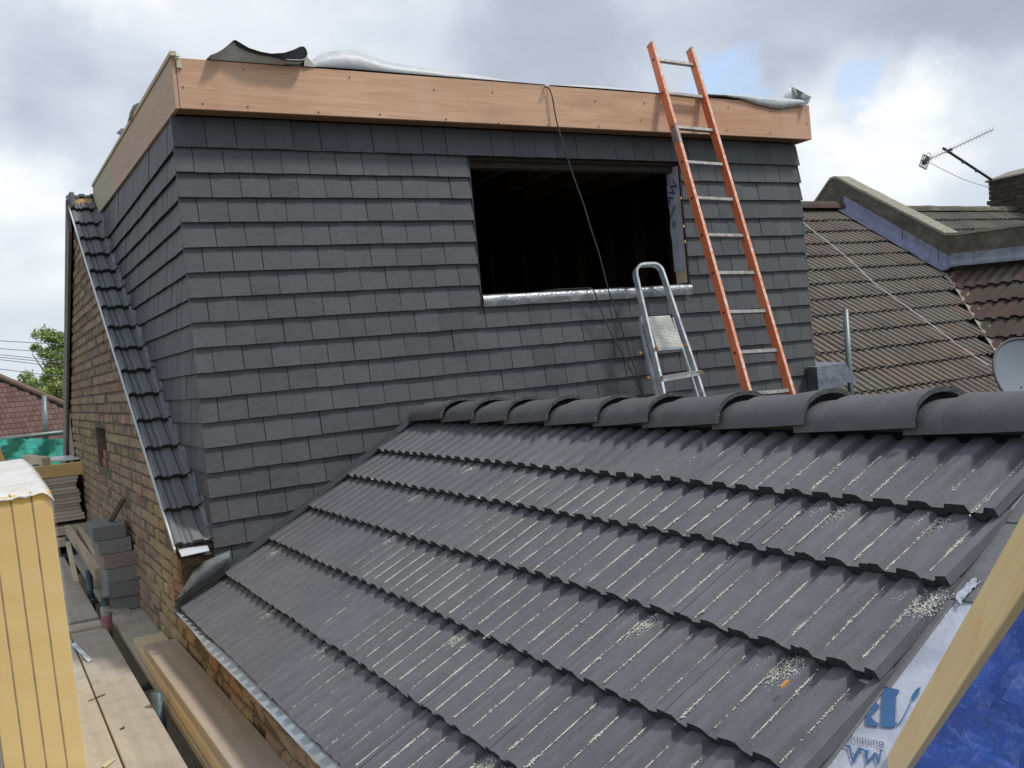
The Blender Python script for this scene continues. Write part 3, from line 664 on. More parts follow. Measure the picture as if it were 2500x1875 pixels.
# fascia boards: slight fall of the flat roof to the front
FY, FZ0, FZ1 = 5.09, 1.467, 1.730
mb = MB(); mb.box(1.052, 3.327, FY, FY+.018, FZ0, FZ1); dp(mb, 'fascia_board', M['ply'], bevel=.0015)
mb = MB(); mb.box(3.330, 5.685, FY+.001, FY+.019, FZ0+.001, FZ1-.003); dp(mb, 'fascia_board', M['ply'], bevel=.0015)
def fz(y, b): return b + .026*(y-5.09)
mb = MB()
def sidebd(y0, y1, x0, x1, cut=False):
    a, b_ = fz(y0, FZ0), fz(y0, FZ1); c_, d_ = fz(y1, FZ0), fz(y1, FZ1)
    yb = y1 - (.30 if cut else 0)
    return MB().add([(x0,y0,a),(x0,yb,c_),(x0,y1,d_-.07 if cut else d_),(x0,y1-.06 if cut else y1,d_),(x0,y0,b_),(x1,y0,a),(x1,yb,c_),(x1,y1,d_-.07 if cut else d_),(x1,y1-.06 if cut else y1,d_),(x1,y0,b_)],
                 [(0,1,2,3,4),(9,8,7,6,5),(0,5,6,1),(1,6,7,2),(2,7,8,3),(3,8,9,4),(4,9,5,0)])
dp(sidebd(5.092, 7.62, 1.030, 1.049), 'fascia_board', M['plyY'], 'greyish plywood side fascia board')  # side length in a greyer ply colour than the front boards
dp(sidebd(7.622, 8.92, 1.030, 1.049, True), 'fascia_board', M['osb'], 'pale cream end length of the side fascia')
dp(MB().bar((1.036, 5.06, FZ1+.012), (1.036, 8.85, fz(8.85, FZ1)+.012), .03, .022), 'edge_fillet', M['pineY'])
mb = MB(); mb.add([(1.02,5.055,FZ1),(1.075,5.07,FZ1),(1.045,5.11,FZ1+.045),(1.02,5.12,FZ1)], [(0,1,2),(0,2,3),(1,3,2),(0,3,1)]); dp(mb, 'corner_chip', M['osb'])
dp(MB().box(1.054, 1.078, 5.078, 5.089, FZ1-.055, FZ1-.004), 'foam_filler', M['osb'])
mb = MB(); mb.box(1.052, 5.66, FY+.0185, 5.215, FZ0+.004, FZ0+.012); dp(mb, 'soffit_board', M['soffit'])
dp(MB().box(5.665, 5.684, FY+.020, 9.1, FZ0+.001, FZ1), 'right_fascia_board', M['ply'])
dp(MB().box(5.50, 5.664, 5.216, 9.1, FZ0+.004, FZ0+.012), 'right_soffit', M['soffit'])
dp(MB().add([(1.05,FY+.02,FZ1-.012),(5.66,FY+.02,FZ1-.012),(5.66,9.1,FZ1+.09),(1.05,9.1,FZ1+.09)], [(0,1,2,3)]), 'flat_roof_deck', M['soffit'])
dp(MB().box(1.06, 5.66, 9.0, 9.2, RZ-.4, FZ1+.08), 'rear_upstand', M['soffit'])
# screws
scr = MB(); 
for i in range(8): pass
sm = MB().tube([(0,0,0),(0,-.0035,0)], .0042, 8).mesh('screw', M['antd'])
for (x, y) in ((447,213),(495,253),(594,170),(605,260),(778,274),(853,189),(928,279),(1059,219),(1089,291),(1202,225),(1217,300),(1328,228),(1337,306),(1453,246),(1462,308),(1565,293),(1573,252),(1778,262),(1775,318),(1882,272),(1880,325),(1970,302),(1967,268)):
    p = at(x, y, FY-.0005); inst('screw', sm, dorm, DI @ Matrix.Translation(p))
# ---- window reveal, sill
mb = MB()
rows = []
for i in range(25):
    x = lerp(WX0+.002, WX1-.002, i/24); a = .004*nz(x, 0, 0, 5); b_ = .006*nz(x, 3, 0, 4)
    rows.append([Vector((x, 5.188+a, .350+b_*.6)), Vector((x, 5.176+b_*.5, .385+a)), Vector((x, 5.178+a, .412+b_*.7)), Vector((x, 5.20, .425+a)), Vector((x, 5.36, .437+a*.5))])
mb.grid(rows); o = dp(mb, 'lead_sill', M['sill'], smooth=True)
mb = MB(); mb.box(WX0, WX1, 5.215, 5.345, WZ0, .42); dp(mb, 'sill_timber', M['soffit'])
# jamb with printed membrane wrapped round it
rows = []
for i in range(16):
    z_ = lerp(.53, 1.27, i/15); rg = .018*nz(0, z_, 2, 9)
    rows.append([Vector((WX1-.012, 5.226, z_)), Vector((WX1-.016+.003*nz(z_, 2, 1, 9), 5.27, z_)), Vector((WX1-.014, 5.345+rg, z_))])
o = dp(MB().grid(rows), 'jamb_membrane', M['brm'])
dp(MB().box(WX1-.010, WX1+.004, 5.222, 5.335, .44, 1.27), 'jamb_stud', M['pineY'])
dp(MB().box(WX1-.006, WX1+.010, 5.206, 5.237, .40, 1.27), 'jamb_upstand', M['blackrub'])
dp(MB().box(WX0-.004, WX0+.006, 5.205, 5.345, .43, 1.27), 'left_jamb', M['blackrub'])
for z_ in (.72, .83, 1.03): dp(MB().box(WX1-.014, WX1-.004, 5.205, 5.2215, z_, z_+.018), 'batten_end', M['pine'])
def text_mesh(s, size, ext=0):
    cu = bpy.data.curves.new('t', 'FONT'); cu.body = s; cu.size = size; cu.align_x = 'LEFT'; cu.resolution_u = 3; cu.offset = .0
    ob = bpy.data.objects.new('t', cu); COL.objects.link(ob); bpy.context.view_layer.update()
    me = bpy.data.meshes.new_from_object(ob.evaluated_get(bpy.context.evaluated_depsgraph_get()))
    bpy.data.objects.remove(ob); me.materials.clear(); return me
def print_on(s, size, M4, mat, parent, inv, bold=0):
    me = text_mesh(s, size); me.materials.append(mat); me.transform(M4); me.name = 'lettering'
    o = bpy.data.objects.new('lettering', me); COL.objects.link(o); o.parent = parent; o.matrix_parent_inverse = inv; return o
def frame_m(org, ux, uy):
    ux = Vector(ux).normalized(); uy = Vector(uy).normalized(); n_ = ux.cross(uy).normalized(); uy = n_.cross(ux)
    return Matrix(((ux.x, uy.x, n_.x, org[0]), (ux.y, uy.y, n_.y, org[1]), (ux.z, uy.z, n_.z, org[2]), (0, 0, 0, 1)))
# letters run up the jamb at a slant
for s_, sz, p in (('AW', .105, (0, .016, 1.02)), ('www', .045, (0, .035, .935)), ('©', .06, (0, .055, .865)), ('C', .06, (0, .055, 1.16))):
    d_ = Vector((0, -.62, .78)) if s_ != '©' else Vector((0, -1, .1))
    org = (WX1-.0205, 5.245 + .075, p[2]-.02)
    print_on(s_, sz, frame_m(org, d_, Vector((0, -.78, -.62)).cross(Vector((1,0,0))).cross(Vector((1,0,0)))*-1 if False else Vector((0, .78, .62))), M['ink2'], dorm, DI)

# =================================================================== LOOSE MEMBRANES ON THE FLAT ROOF
def sheet(name, label, ctrl, y0, y1, mats, under=None, sag=.0, n=60, m=58, wig=.01, zf=None, th=.0025, lip=0):
    """a sheet laid over the front edge: ctrl = (x, z) profile at the fascia, going flat further back"""
    rows = []
    for j in range(m+1):
        t = j/m; y = lerp(y0, y1, t); row = []
        for i in range(n+1):
            u = i/n*(len(ctrl)-1); k_ = min(int(u), len(ctrl)-2); f = u-k_; f = f*f*(3-2*f) if False else f
            x = lerp(ctrl[k_][0], ctrl[k_+1][0], f)
            # catmull-rom for z
            p0 = ctrl[max(k_-1,0)][1]; p1 = ctrl[k_][1]; p2 = ctrl[k_+1][1]; p3 = ctrl[min(k_+2,len(ctrl)-1)][1]
            z = .5*((2*p1)+(-p0+p2)*f+(2*p0-5*p1+4*p2-p3)*f*f+(-p0+3*p1-3*p2+p3)*f**3)
            flat = FZ1 + .004 + .026*(y-5.09)
            k2 = (zf(t) if zf else 1-t)*(.05 + 1.08*min(1, t/.034)**.8)
            z = flat + max(0, (z-FZ1))*k2 + wig*t*nz(x, y, 1, 3)
            if j == 0 and lip: z = min(z, FZ1+.004 + (z-FZ1)) - lip*0
            row.append(Vector((x, y, z)))
        rows.append(row)
    o = MB().grid(rows).obj(name, mats, smooth=True); thick(o, th, 0); tag(o, label, 'membrane'); return o
hump = [(1.66,1.737),(1.76,1.742),(1.80,1.775),(1.86,1.812),(1.93,1.832),(2.0,1.846),(2.08,1.842),(2.16,1.822),(2.25,1.802),(2.38,1.790),(2.6,1.778),(2.8,1.768),(3.0,1.752),(3.2,1.738),(3.32,1.732)]
sheet('rubber_sheet', 'pale grey roofing membrane humped up beside the curled roll, left of the cable', hump, 5.086, 6.3, M['epdm'], zf=lambda t: (1-t)**1.2, wig=.03)
sheet('rubber_sheet', 'low strip of grey membrane along the fascia between cable and orange ladder', [(3.36,1.733),(3.5,1.748),(3.7,1.757),(3.9,1.757),(4.1,1.750),(4.3,1.738),(4.45,1.734)], 5.088, 6.4, M['epdm'], zf=lambda t: (1-t)**1.5, wig=.02)
# curled roll: open scroll whose black underside faces out
mb = MB(); rows = []
path = [(1.22,1.735),(1.27,1.760),(1.32,1.800),(1.345,1.822),(1.362,1.822),(1.385,1.805),(1.42,1.785),(1.47,1.768),(1.54,1.762),(1.61,1.772),(1.66,1.792),(1.70,1.815),(1.722,1.818),(1.738,1.803),(1.742,1.780),(1.730,1.758),(1.70,1.745),(1.62,1.742)]
def cr_path(P, n):
    out = []
    for i in range(n+1):
        u = i/n*(len(P)-1); k_ = min(int(u), len(P)-2); f = u-k_
        q = [Vector(P[max(min(k_+d_, len(P)-1), 0)]) for d_ in (-1, 0, 1, 2)]
        out.append(.5*((2*q[1])+(-q[0]+q[2])*f+(2*q[0]-5*q[1]+4*q[2]-q[3])*f*f+(-q[0]+3*q[1]-3*q[2]+q[3])*f**3))
    return out
cp = cr_path(path, 70)
for j in range(9):
    t = j/8; y = lerp(5.012, 5.95, t)
    rows.append([Vector((p[0]-.10*t*(1 if p[0] < 1.5 else -.2), y + .012, lerp(p[1], FZ1+.02, t*.75))) for p in cp])
o = MB().grid(rows).obj('curled_rubber_sheet', M['epdm'], smooth=True); thick(o, .004, 0)
tag(o, 'curled open roll of membrane with black inside on the left end of the fascia', 'membrane')
mb = MB(); sk = [(1.225,1.737),(1.27,1.760),(1.32,1.797),(1.345,1.815),(1.37,1.806),(1.42,1.782),(1.48,1.766),(1.54,1.760),(1.62,1.748)]
mb.grid([[Vector((a, 5.082, FZ1+.001)) for a, b in sk], [Vector((a, 5.034, b)) for a, b in sk], [Vector((a-.03, 5.4, b-.02)) for a, b in sk]])
mb.grid([[Vector((1.735, 5.075, FZ1+.002)), Vector((1.80, 5.085, FZ1+.004))], [Vector((1.742, 5.07, 1.80)), Vector((1.80, 5.085, FZ1+.012))], [Vector((1.735, 5.4, 1.81)), Vector((1.80, 5.4, FZ1+.03))]])
skirt = mb.obj('fleece_side', M['fleece'], smooth=False)
# black inner face of the roll
mb = MB(); inner = []
lo1 = [p for p in cp if p[0] > 1.335]
for p in lo1: inner.append(p)
top_ = [(1.352,1.817),(1.372,1.807),(1.42,1.781),(1.48,1.766),(1.54,1.760),(1.61,1.770),(1.665,1.791),(1.705,1.812),(1.724,1.813),(1.735,1.800),(1.738,1.780)]
bot_ = [(1.352,1.806),(1.372,1.789),(1.42,1.770),(1.48,1.757),(1.54,1.752),(1.61,1.737),(1.665,1.734),(1.705,1.736),(1.724,1.746),(1.735,1.762),(1.738,1.776)]
mb.grid([[Vector((a, 5.030, b)) for a, b in bot_], [Vector((a, 5.016, b+.004)) for a, b in top_], [Vector((a, 5.08, b+.004)) for a, b in top_]])
q = mb.obj('inner_face', M['epdmk'], smooth=False); q.parent = o; skirt.parent = o; skirt['label'] = 'pale fleece backed outer side of the curl'; q['label'] = 'black underside of the curl'; thick(q, .003, 0)
# right hand loose flap with turned-up corner
rows = []
fl_t = [(1730,230),(1770,232),(1830,236),(1880,240),(1925,248),(1968,250)]
P_top = [(4.66,1.752),(4.8,1.757),(5.0,1.765),(5.2,1.770),(5.4,1.768),(5.60,1.758)]
P_bot = [(4.66,1.750),(4.8,1.748),(5.0,1.728),(5.2,1.690),(5.36,1.678),(5.62,1.722)]
for j in range(9):
    t = j/8; row = []
    for i in range(31):
        u = i/30*5; k_ = min(int(u), 4); f = u-k_
        a = Vector(P_bot[k_]).lerp(Vector(P_bot[k_+1]), f); b = Vector(P_top[k_]).lerp(Vector(P_top[k_+1]), f)
        p = a.lerp(b, min(1, t*2.2)); y = 5.078 - .02*sin(pi*min(1, t*2.2))*(i/30) if t*2.2 < 1 else lerp(5.078, 6.0, (t*2.2-1)/1.2)
        row.append(Vector((p[0], y, p[1] + (.006*nz(p[0], y, t, 12)))))
    rows.append(row)
o = MB().grid(rows).obj('loose_rubber_flap', M['epdm'], smooth=True); thick(o, .003, 0); tag(o, 'grey membrane flap lapping over the right end of the fascia with its corner curled', 'membrane')
mb = MB(); c0 = [at(1912, 235, 5.10), at(1932, 210, 5.16), at(1981, 237, 5.02), at(1972, 254, 5.03), at(1960, 258, 5.06), at(1940, 252, 5.08)]
mb.add(c0 + [at(1948, 243, 5.2)], [(0,1,6),(1,2,6),(2,3,6),(3,4,6),(4,5,6),(5,0,6)]); q = mb.obj('curled_corner', M['epdm'], smooth=True); q.parent = o; thick(q, .004, 0)
# crumpled bit standing over the left fascia
rows = []
for j in range(7):
    t = j/6
    rows.append([Vector((1.05+.05*sin(3*t+i*.5)*t, lerp(6.15, 7.15, i/14), FZ1 + .035 + t*(.02+.07*(i/14)**1.3+.03*sin(i*1.1)*t) )) for i in range(15)])
o = MB().grid(rows).obj('crumpled_rubber_flap', M['epdm'], smooth=True); thick(o, .003, 0); tag(o, 'crumpled grey membrane edge sticking up over the left side fascia', 'membrane')

# =================================================================== EXTENSION ROOF
ext = thing('rear_extension_roof', 'foreground pitched roof of new dark grey interlocking tiles with half round ridge', 'roof', (1.5, 3.2, -1.2))
EI = Matrix.Translation(-ext.location)
def ep(mb, name, mats, label=None, **k):
    o = mb.obj(name, mats, None, **k); o.parent = ext; o.matrix_parent_inverse = EI
    if label: o['label'] = label
    return o
TP = tan(radians(30.6)); ce, se = cos(radians(30.6)), sin(radians(30.6))
def ez(x): return -.435 + TP*(x-1.975)
Mex = Matrix(((ce, 0, -se, 0), (0, 1, 0, 0), (se, 0, ce, 0), (0, 0, 0, 1)))      # (s,t,h): s up slope (+X), t = +Y
courses = [.812, 1.050, 1.297, 1.535, 1.777, 1.975]
nexts = courses[1:] + [2.20]
LIFT, TK = .031, .027
pts = prof_pts()
var = {}
for ci, (xa, xb) in enumerate(zip(courses, nexts)):
    g = (xb-xa)/ce; 
    var[ci] = [tile_mesh('interlocking_tile', [M['tile'], M['butt']], g, LIFT, TK, pts, ci*10+i, over=.04, rough=.0016) for i in range(3)]
TPW = .2055; Y0 = 1.327
for ci, xa in enumerate(courses):
    off = random.uniform(-.006, .006)
    for n_ in range(19):
        y = Y0 + n_*TPW + off
        # tile origin: h such that rib top of the tail lies on the measured plane
        h0 = -(LIFT + .0175)
        base = Vector((xa, y, ez(xa))) + Vector((-se, 0, ce))*h0
        mw = Matrix.Translation(base + Vector((random.uniform(-.002, .002), 0, random.uniform(-.0012, .0012)))) @ Mex
        inst('interlocking_tile', var[ci][random.randrange(3)], ext, EI @ mw)
# deck under tiles, far slope and gable infill
mb = MB()
mb.add([(.84,1.36,ez(.84)-.075),(2.325,1.36,ez(2.325)-.075),(2.325,5.2,ez(2.325)-.075),(.84,5.2,ez(.84)-.075)], [(0,1,2,3)])
ep(mb, 'roof_deck', M['deckdark'])
mb = MB()
for i in range(5):
    xa = 2.325+i*.29; xb = xa+.30
    mb.add([(xa,1.33,ez(2.325)-.06-TP*i*.29),(xb,1.33,ez(2.325)-.035-TP*(i+1)*.29),(xb,5.19,ez(2.325)-.035-TP*(i+1)*.29),(xa,5.19,ez(2.325)-.06-TP*i*.29)], [(0,1,2,3)])
ep(mb, 'far_slope_tiles', M['tile'])
# verge undercloak along the near edge
for (xa, xb, yc, wu) in ((1.36, 1.55, 1.326, .014), (1.555, 1.78, 1.322, .022), (1.785, 2.0, 1.296, .078), (2.005, 2.3, 1.280, .105)):
    mb = MB(); mb.bar((xa, yc, ez(xa)-.0535), (xb, yc, ez(xb)-.0535), wu, .005, (-se,0,ce)); ep(mb, 'undercloak', M['strip'], bevel=.001)
mb = MB(); mb.bar((.86, 1.345, ez(.86)-.085), (2.3, 1.345, ez(2.3)-.085), .02, .04, (-se,0,ce)); ep(mb, 'verge_batten', M['blackrub'])
# black upstand against the hung tiles
mb = MB(); rows = []
for i in range(40):
    x = lerp(.80, 2.25, i/39); w1 = .006*nz(i, 1, 0, .5); z_ = ez(x)
    rows.append([Vector((x, 5.176+w1, z_-.025)), Vector((x, 5.178+w1, z_+.004+w1)), Vector((x, 5.183+w1, z_+.006)), Vector((x, 5.191, z_-.010)), Vector((x-.01, 5.195, z_+.010+w1))])
mb.grid(rows); ep(mb, 'abutment_flashing', M['seal'], smooth=True)
# eaves tray
mb = MB(); rows = []
outer = [(415,1481),(468,1538),(509,1590),(560,1641),(610,1692),(660,1743),(720,1808),(785,1875),(850,1945),(930,2030)]
inner_ = [(434,1478),(483,1524),(532,1571),(583,1620),(634,1668),(690,1722),(752,1781),(835,1861),(905,1930),(1000,2020)]
rows.append([atx(x, y, .790 + .004*nz(x, y, 0, .03)) for x, y in outer]); rows.append([atx(x, y, .825)+Vector((.004, 0, -.016)) for x, y in inner_])
mb.grid(rows); o = ep(mb, 'eaves_tray', M['tray'])
# lead apron at the foot of the dormer
rows = []
A_ = [(430,1466),(445,1440),(470,1398),(500,1370),(530,1357),(562,1343)]
B_ = [(431,1469),(458,1451),(487,1432),(513,1414),(535,1396),(560,1375)]
for t in (0, .33, .66, 1):
    rows.append([at(lerp(a[0], b[0], t), lerp(a[1], b[1], t), 5.16-.03*sin(pi*t)) for a, b in zip(A_, B_)])
ep(MB().grid(rows), 'lead_apron', M['apron'], smooth=True)
ep(MB().bar(at(428,1470,5.13), at(560,1388,5.15), .012, .02), 'rolled_edge', M['blackrub'])
# ridge tiles
arch = [4.71, 4.34, 3.98, 3.60, 3.215, 2.88, 2.48, 2.095, 1.697, 1.30]
RXc = 2.325
def ridge_mesh(L_, seed):
    r_ = random.Random(seed); n = 18; mb = MB(); rows = []
    for (yy, k_, dz) in ((L_+.05, .90, -.013), (L_*.5, .97, 0.000), (.012, 1.05, .012), (0, 1.06, .0125)):
        row = []
        for i in range(n+1):
            a = pi*i/n; ca, sa = cos(a), sin(a)
            x = -.130*k_*(abs(ca)**.92)*(1 if ca > 0 else -1); z = .095*k_*(sa**.95)
            row.append(Vector((x, yy, z+dz + (r_.uniform(-.0008, .0008) if yy < .02 else 0))))
        rows.append(row)
    mb.grid(rows, 0)
    inn = []
    for i in range(n+1):
        a = pi*i/n; ca, sa = cos(a), sin(a)
        inn.append(Vector((-.1225*(abs(ca)**.92)*(1 if ca > 0 else -1), .001+r_.uniform(-.001, .001), .0855*(sa**.95)+.0125)))
    mb.grid([rows[-1], inn], 1)
    inb = [Vector((p.x, L_*.8, p.z-.006)) for p in inn]; mb.grid([inn, inb], 0)
    return mb.mesh('ridge_tile', [M['ridge'], M['arch']])
far = 5.19
for i, y in enumerate(arch):
    me = ridge_mesh(far - y, i)
    me.polygons.foreach_set('use_smooth', [p.material_index == 0 for p in me.polygons])
    mw = Matrix.Translation((RXc + random.uniform(-.003, .003), y, -.292 + random.uniform(-.002, .002))) @ Matrix.Rotation(random.uniform(-.008, .008), 4, 'Z')
    inst('ridge_tile', me, ext, EI @ mw); far = y
ep(MB().box(RXc-.085, RXc+.085, 1.34, 5.19, -.30, -.245), 'ridge_bedding', M['blackrub'])

# crumbs of cutting dust lying in the channels and below some butts
mb = MB()
def crumb(p, s_):
    a = random.uniform(0, 6.28); v = [Vector((cos(a+k*2.1)*random.uniform(.6, 1.2), sin(a+k*2.1)*random.uniform(.6, 1.2), 0)) for k in range(3)]
    v.append(Vector((0, 0, random.uniform(.5, 1)))); 
    mb.add([Vector(p)+q*s_ for q in v], [(0,1,3),(1,2,3),(2,0,3)])
def tile_pt(ci, s_, y, h=0):
    xa = courses[ci]; g = (nexts[ci]-xa)/ce
    return Vector((xa + s_*ce, y, ez(xa) + s_*se)) + Vector((-se, 0, ce))*(h - .0175 + .0012 - LIFT*(s_/g))
for ci in range(6):
    g = (nexts[ci]-courses[ci])/ce
    for n_ in range(38):
        y = Y0 + n_*TPW/2 + TPW/4*1.0
        far_f = min(1, max(0, (5.3-y)/1.5))
        dens = (.45 + .75*nz(n_*.31, ci*1.7, 4, 1.3) + .5) * (.30 + .70*far_f)*1.15 * (1.15 if ci < 5 else .55)
        if dens < .05: continue
        a0 = random.uniform(.01, .14)*g; a1 = random.uniform(.80, .96)*g
        yy = Y0 + n_*TPW/2 + .0630           # in the channel, near the foot of the gentle rise
        cnt = int(330*dens*(1+.25*max(0, y-2))); heap = [random.uniform(a0, a1) for _ in range(3)]
        for _ in range(cnt):
            s_ = random.uniform(a0, a1); fine_ = nz(s_*22, n_*3.3, ci*5.1) + .5*nz(s_*60, n_*1.3, ci*2.1)
            if fine_ < -.10 and random.random() < .80: continue
            w_ = .0007 + .0042*max(0, fine_-.12)
            crumb(tile_pt(ci, s_, yy + random.gauss(0, w_)), random.uniform(.0012, .0026)*(1+.26*max(0, y-1.6)))
        for hs in heap:
            if random.random() < .30*dens:
                for _ in range(int(34*random.random()+10)): crumb(tile_pt(ci, hs + random.gauss(0, .011), yy + random.gauss(0, .0036), .002*random.random()), random.uniform(.0016, .0034))
# scattered bits
for _ in range(1500):
    ci = random.randrange(6); g = (nexts[ci]-courses[ci])/ce; y = random.uniform(1.35, 5.0); u = ((y-Y0) % (TPW/2))/(TPW/2)
    crumb(tile_pt(ci, random.uniform(.02, g*.95), y, .0175 if (u < .24 or u > .76) else 0), random.uniform(.0008, .0018))
# fans of dust below certain butts (course, y)
def on_plane(x, y):
    d = ray(x, y); P0 = Vector((1.975, 0, -.435)); n_ = Vector((-TP, 0, 1)); return d*(n_.dot(P0)/n_.dot(d))
for (x, y, k_) in ((1140,1130,1.0),(1010,1197,.7),(950,1300,.6),(1120,1535,1.2),(1560,1500,1.2),(1905,1600,1.2),(2040,1222,.8),(2275,1240,.8),(2250,1440,1.3),(790,1570,.7),(650,1480,.9),(1175,1855,1.1),(672,1335,.5)):
    p = on_plane(x, y)
    ci = max([i for i, c_ in enumerate(courses) if c_ < p.x] or [0])
    for _ in range(int(420*k_)):
        xx = p.x + random.gauss(0, .022)-.01; yy = p.y + random.gauss(0, .026)
        if not (courses[ci] < xx < nexts[ci]-.004): continue
        u = ((yy-Y0) % (TPW/2))/(TPW/2)
        crumb(tile_pt(ci, (xx-courses[ci])/ce, yy, .0175 if (u < .24 or u > .76) else 0.002), random.uniform(.0014, .0028))
o = mb.obj('mortar_crumbs', M['crumb'], fixn=False); kind(o, 'stuff', 'pale yellow cutting dust and crumbs lying in the tile channels')
tag(MB().bar(on_plane(1908,1682)+Vector((0,0,.004)), on_plane(1925,1665)+Vector((0,0,.004)), .006, .004).obj('orange_scrap', m_plain('orange_scrap_foam', (.7, .32, .05), .7)), 'tiny orange scrap of foam on a lower course of roof tiles', 'scrap')
# lower flat roof where the ladders stand, hidden behind the ridge
o = MB().box(3.3, 9.0, 1.0, 5.2, -1.75, -1.6).obj('lower_roof', M['deckdark']); kind(o, 'structure')

# =================================================================== NEAR RIGHT: membrane, tarp, batten
def rp(x, y, dz=0):                  # ray onto the slope plane, dz below it
    d = ray(x, y); P0 = Vector((1.975, 0, -.435+dz)); n_ = Vector((-TP, 0, 1)); return d*(n_.dot(P0)/n_.dot(d))
_a, _b = rp(2180, 1875), rp(2500, 1345)
def yb_(X): return _a.y + (X-_a.x)*(_b.y-_a.y)/(_b.x-_a.x)        # edge between membrane and tarpaulin, under the batten
rows = []
for i in range(41):
    X = lerp(.75, 2.35, i/40); Ye = yb_(X) + .008
    rows.append([Vector((X, lerp(1.45, Ye, j/14), ez(X) - .0575 - .004*abs(nz(X, j*.1, 0, 4)) - (.03*max(0, (1.36-lerp(1.45, Ye, j/14))*0)))) for j in range(15)])
memb = MB().grid(rows).obj('printed_membrane', M['brm'], smooth=True); thick(memb, .0015, -1); tag(memb, 'pale grey blue roofing membrane printed with blue letters beside the last tiles', 'membrane')
def ink_poly(polys, mat):
    for P in polys:
        vs = [rp(2060+x/4.425, 1500+y/4.425, -.052) for x, y in P]
        bm = bmesh.new(); f = bm.faces.new([bm.verts.new(v) for v in vs]); bmesh.ops.triangulate(bm, faces=[f])
        me = bpy.data.meshes.new('printed_letter'); bm.to_mesh(me); bm.free(); me.materials.append(mat)
        q = bpy.data.objects.new('printed_letter', me); COL.objects.link(q); q.parent = memb
I_ = [(425,790),(520,795),(560,805),(592,812),(598,835),(585,858),(566,862),(560,1000),(556,1165),(578,1178),(575,1198),(545,1215),(480,1220),(397,1212),(404,1000),(415,850)]
E1 = [(330,905),(352,955),(382,975),(385,1005),(350,1035),(335,1065),(312,1075),(300,1050),(300,985)]
E2 = [(262,1048),(285,1060),(290,1095),(315,1135),(350,1165),(376,1175),(374,1210),(300,1205),(235,1190),(240,1120),(242,1060)]
R1 = [(770,820),(800,795),(835,780),(800,870),(760,930),(735,925),(728,890),(745,860)]
R2 = [(715,945),(722,965),(680,1060),(630,1150),(600,1190),(585,1185),(600,1165),(650,1090),(690,1010)]
LOW = [(120,1128),(165,1128),(190,1140),(170,1172),(105,1172)]
A1 = [(0,1405),(75,1412),(70,1422),(95,1560),(128,1500),(150,1450),(140,1440),(205,1445),(200,1455),(180,1462),(112,1610),(95,1608),(50,1440),(10,1425)]
A2 = [(84,1500),(132,1505),(128,1520),(86,1512)]
M1 = [(165,1448),(210,1452),(215,1462),(255,1465),(285,1470),(262,1480),(258,1575),(330,1490),(350,1490),(375,1570),(395,1470),(380,1458),(425,1462),(425,1470),(408,1480),(384,1614),(360,1608),(335,1528),(250,1622),(238,1620),(238,1580),(222,1480),(165,1460)]
ink_poly([I_, E1, E2, R1, R2, LOW, A1, A2, M1], M['ink'])
# the word Building, printed upside down
me = text_mesh('Building', 1.0); xs = [v.co.x for v in me.vertices]; ysv = [v.co.y for v in me.vertices]; W_ = max(xs)
p0 = rp(2060+438/4.425, 1500+1378/4.425+ 64/4.425, -.052)
for v in me.vertices:
    u = v.co.x/W_; h = v.co.y/.72
    xp = lerp(440, 45, u); base_y = lerp(1378, 1310, u); yb = base_y + (h)*66
    v.co = rp(2060+(xp)/4.425, 1500+(yb)/4.425, -.051)
me.materials.append(m_plain('grey_print', (.10, .12, .15), .7)); q = bpy.data.objects.new('small_lettering', me); COL.objects.link(q); q.parent = memb
# folded end of membrane by the verge
rows = []
for i in range(12):
    t = i/11; rows.append([rp(lerp(2328,2378,t)+15*j/5+8*nz(i,2,0,.7), lerp(1462,1408,t)+13*j/5+8*nz(i,j,4,.9), -.046+.008*abs(nz(i*2,j*1.7,0,.9))) for j in range(6)])
q = MB().grid(rows).obj('membrane_fold', M['brm'], smooth=True); q.parent = memb
# tarp
rows = []
for i in range(121):
    X = lerp(.9, 2.4, i/120); row = []
    for j in range(61):
        Y = lerp(yb_(X)+.035, .12, j/60)
        cr_ = abs(nz(X, Y, 0, 6)) + .5*abs(nz(X+3, Y, 1, 14)) + .25*abs(nz(X, Y, 2, 30))
        row.append(Vector((X, Y, ez(X) - .062 + .045*cr_*min(1, (j+.5)/8) - .06*(yb_(X)-Y))))
    rows.append(row)
o = MB().grid(rows).obj('blue_tarpaulin', M['tarp'], smooth=False); thick(o, .001, -1); tag(o, 'crinkled blue plastic tarpaulin in the lower right corner under the batten', 'tarpaulin')
# batten
def dpth(x, y, D): return ray(x, y)*D
b0 = dpth(2147+0, 1875, 1.72); b1 = dpth(2208, 1875, 1.72); t0 = dpth(2503, 1238, .93); t1 = dpth(2503, 1438, .93)
dirv = ((t0+t1)/2 - (b0+b1)/2).normalized()
w0 = (b1-b0) - dirv*(b1-b0).dot(dirv); w1 = (t1-t0) - dirv*(t1-t0).dot(dirv)
A0 = (b0+b1)/2 - dirv*.15; A1_ = (t0+t1)/2 + dirv*.25
wd = (w0.length+w1.length)/2; wv_ = ((w0+w1)/2).normalized(); nv = dirv.cross(wv_).normalized()
if nv.dot(A0) < 0: nv = -nv
nr_ = Vector((-.42, -.10, .9)); nr_ = (nr_ - dirv*nr_.dot(dirv)).normalized()
nr_ = (-nv + nr_*.8).normalized()
wf = dirv.cross(nr_).normalized()
if wf.dot(wv_) < 0: wf = -wf
wd = wd/abs(wf.dot(wv_)); wv_ = wf; nv = -nr_
vs = []
for p in (A0, A1_):
    for a, b in ((-.5, 0), (.5, 0), (.5, 1), (-.5, 1)): vs.append((p, a, b*.5))
bat = MB(); V_ = [Vector((0 if p is A0 else (A1_-A0).length, a*wd, b*.022)) for p, a, b in vs]
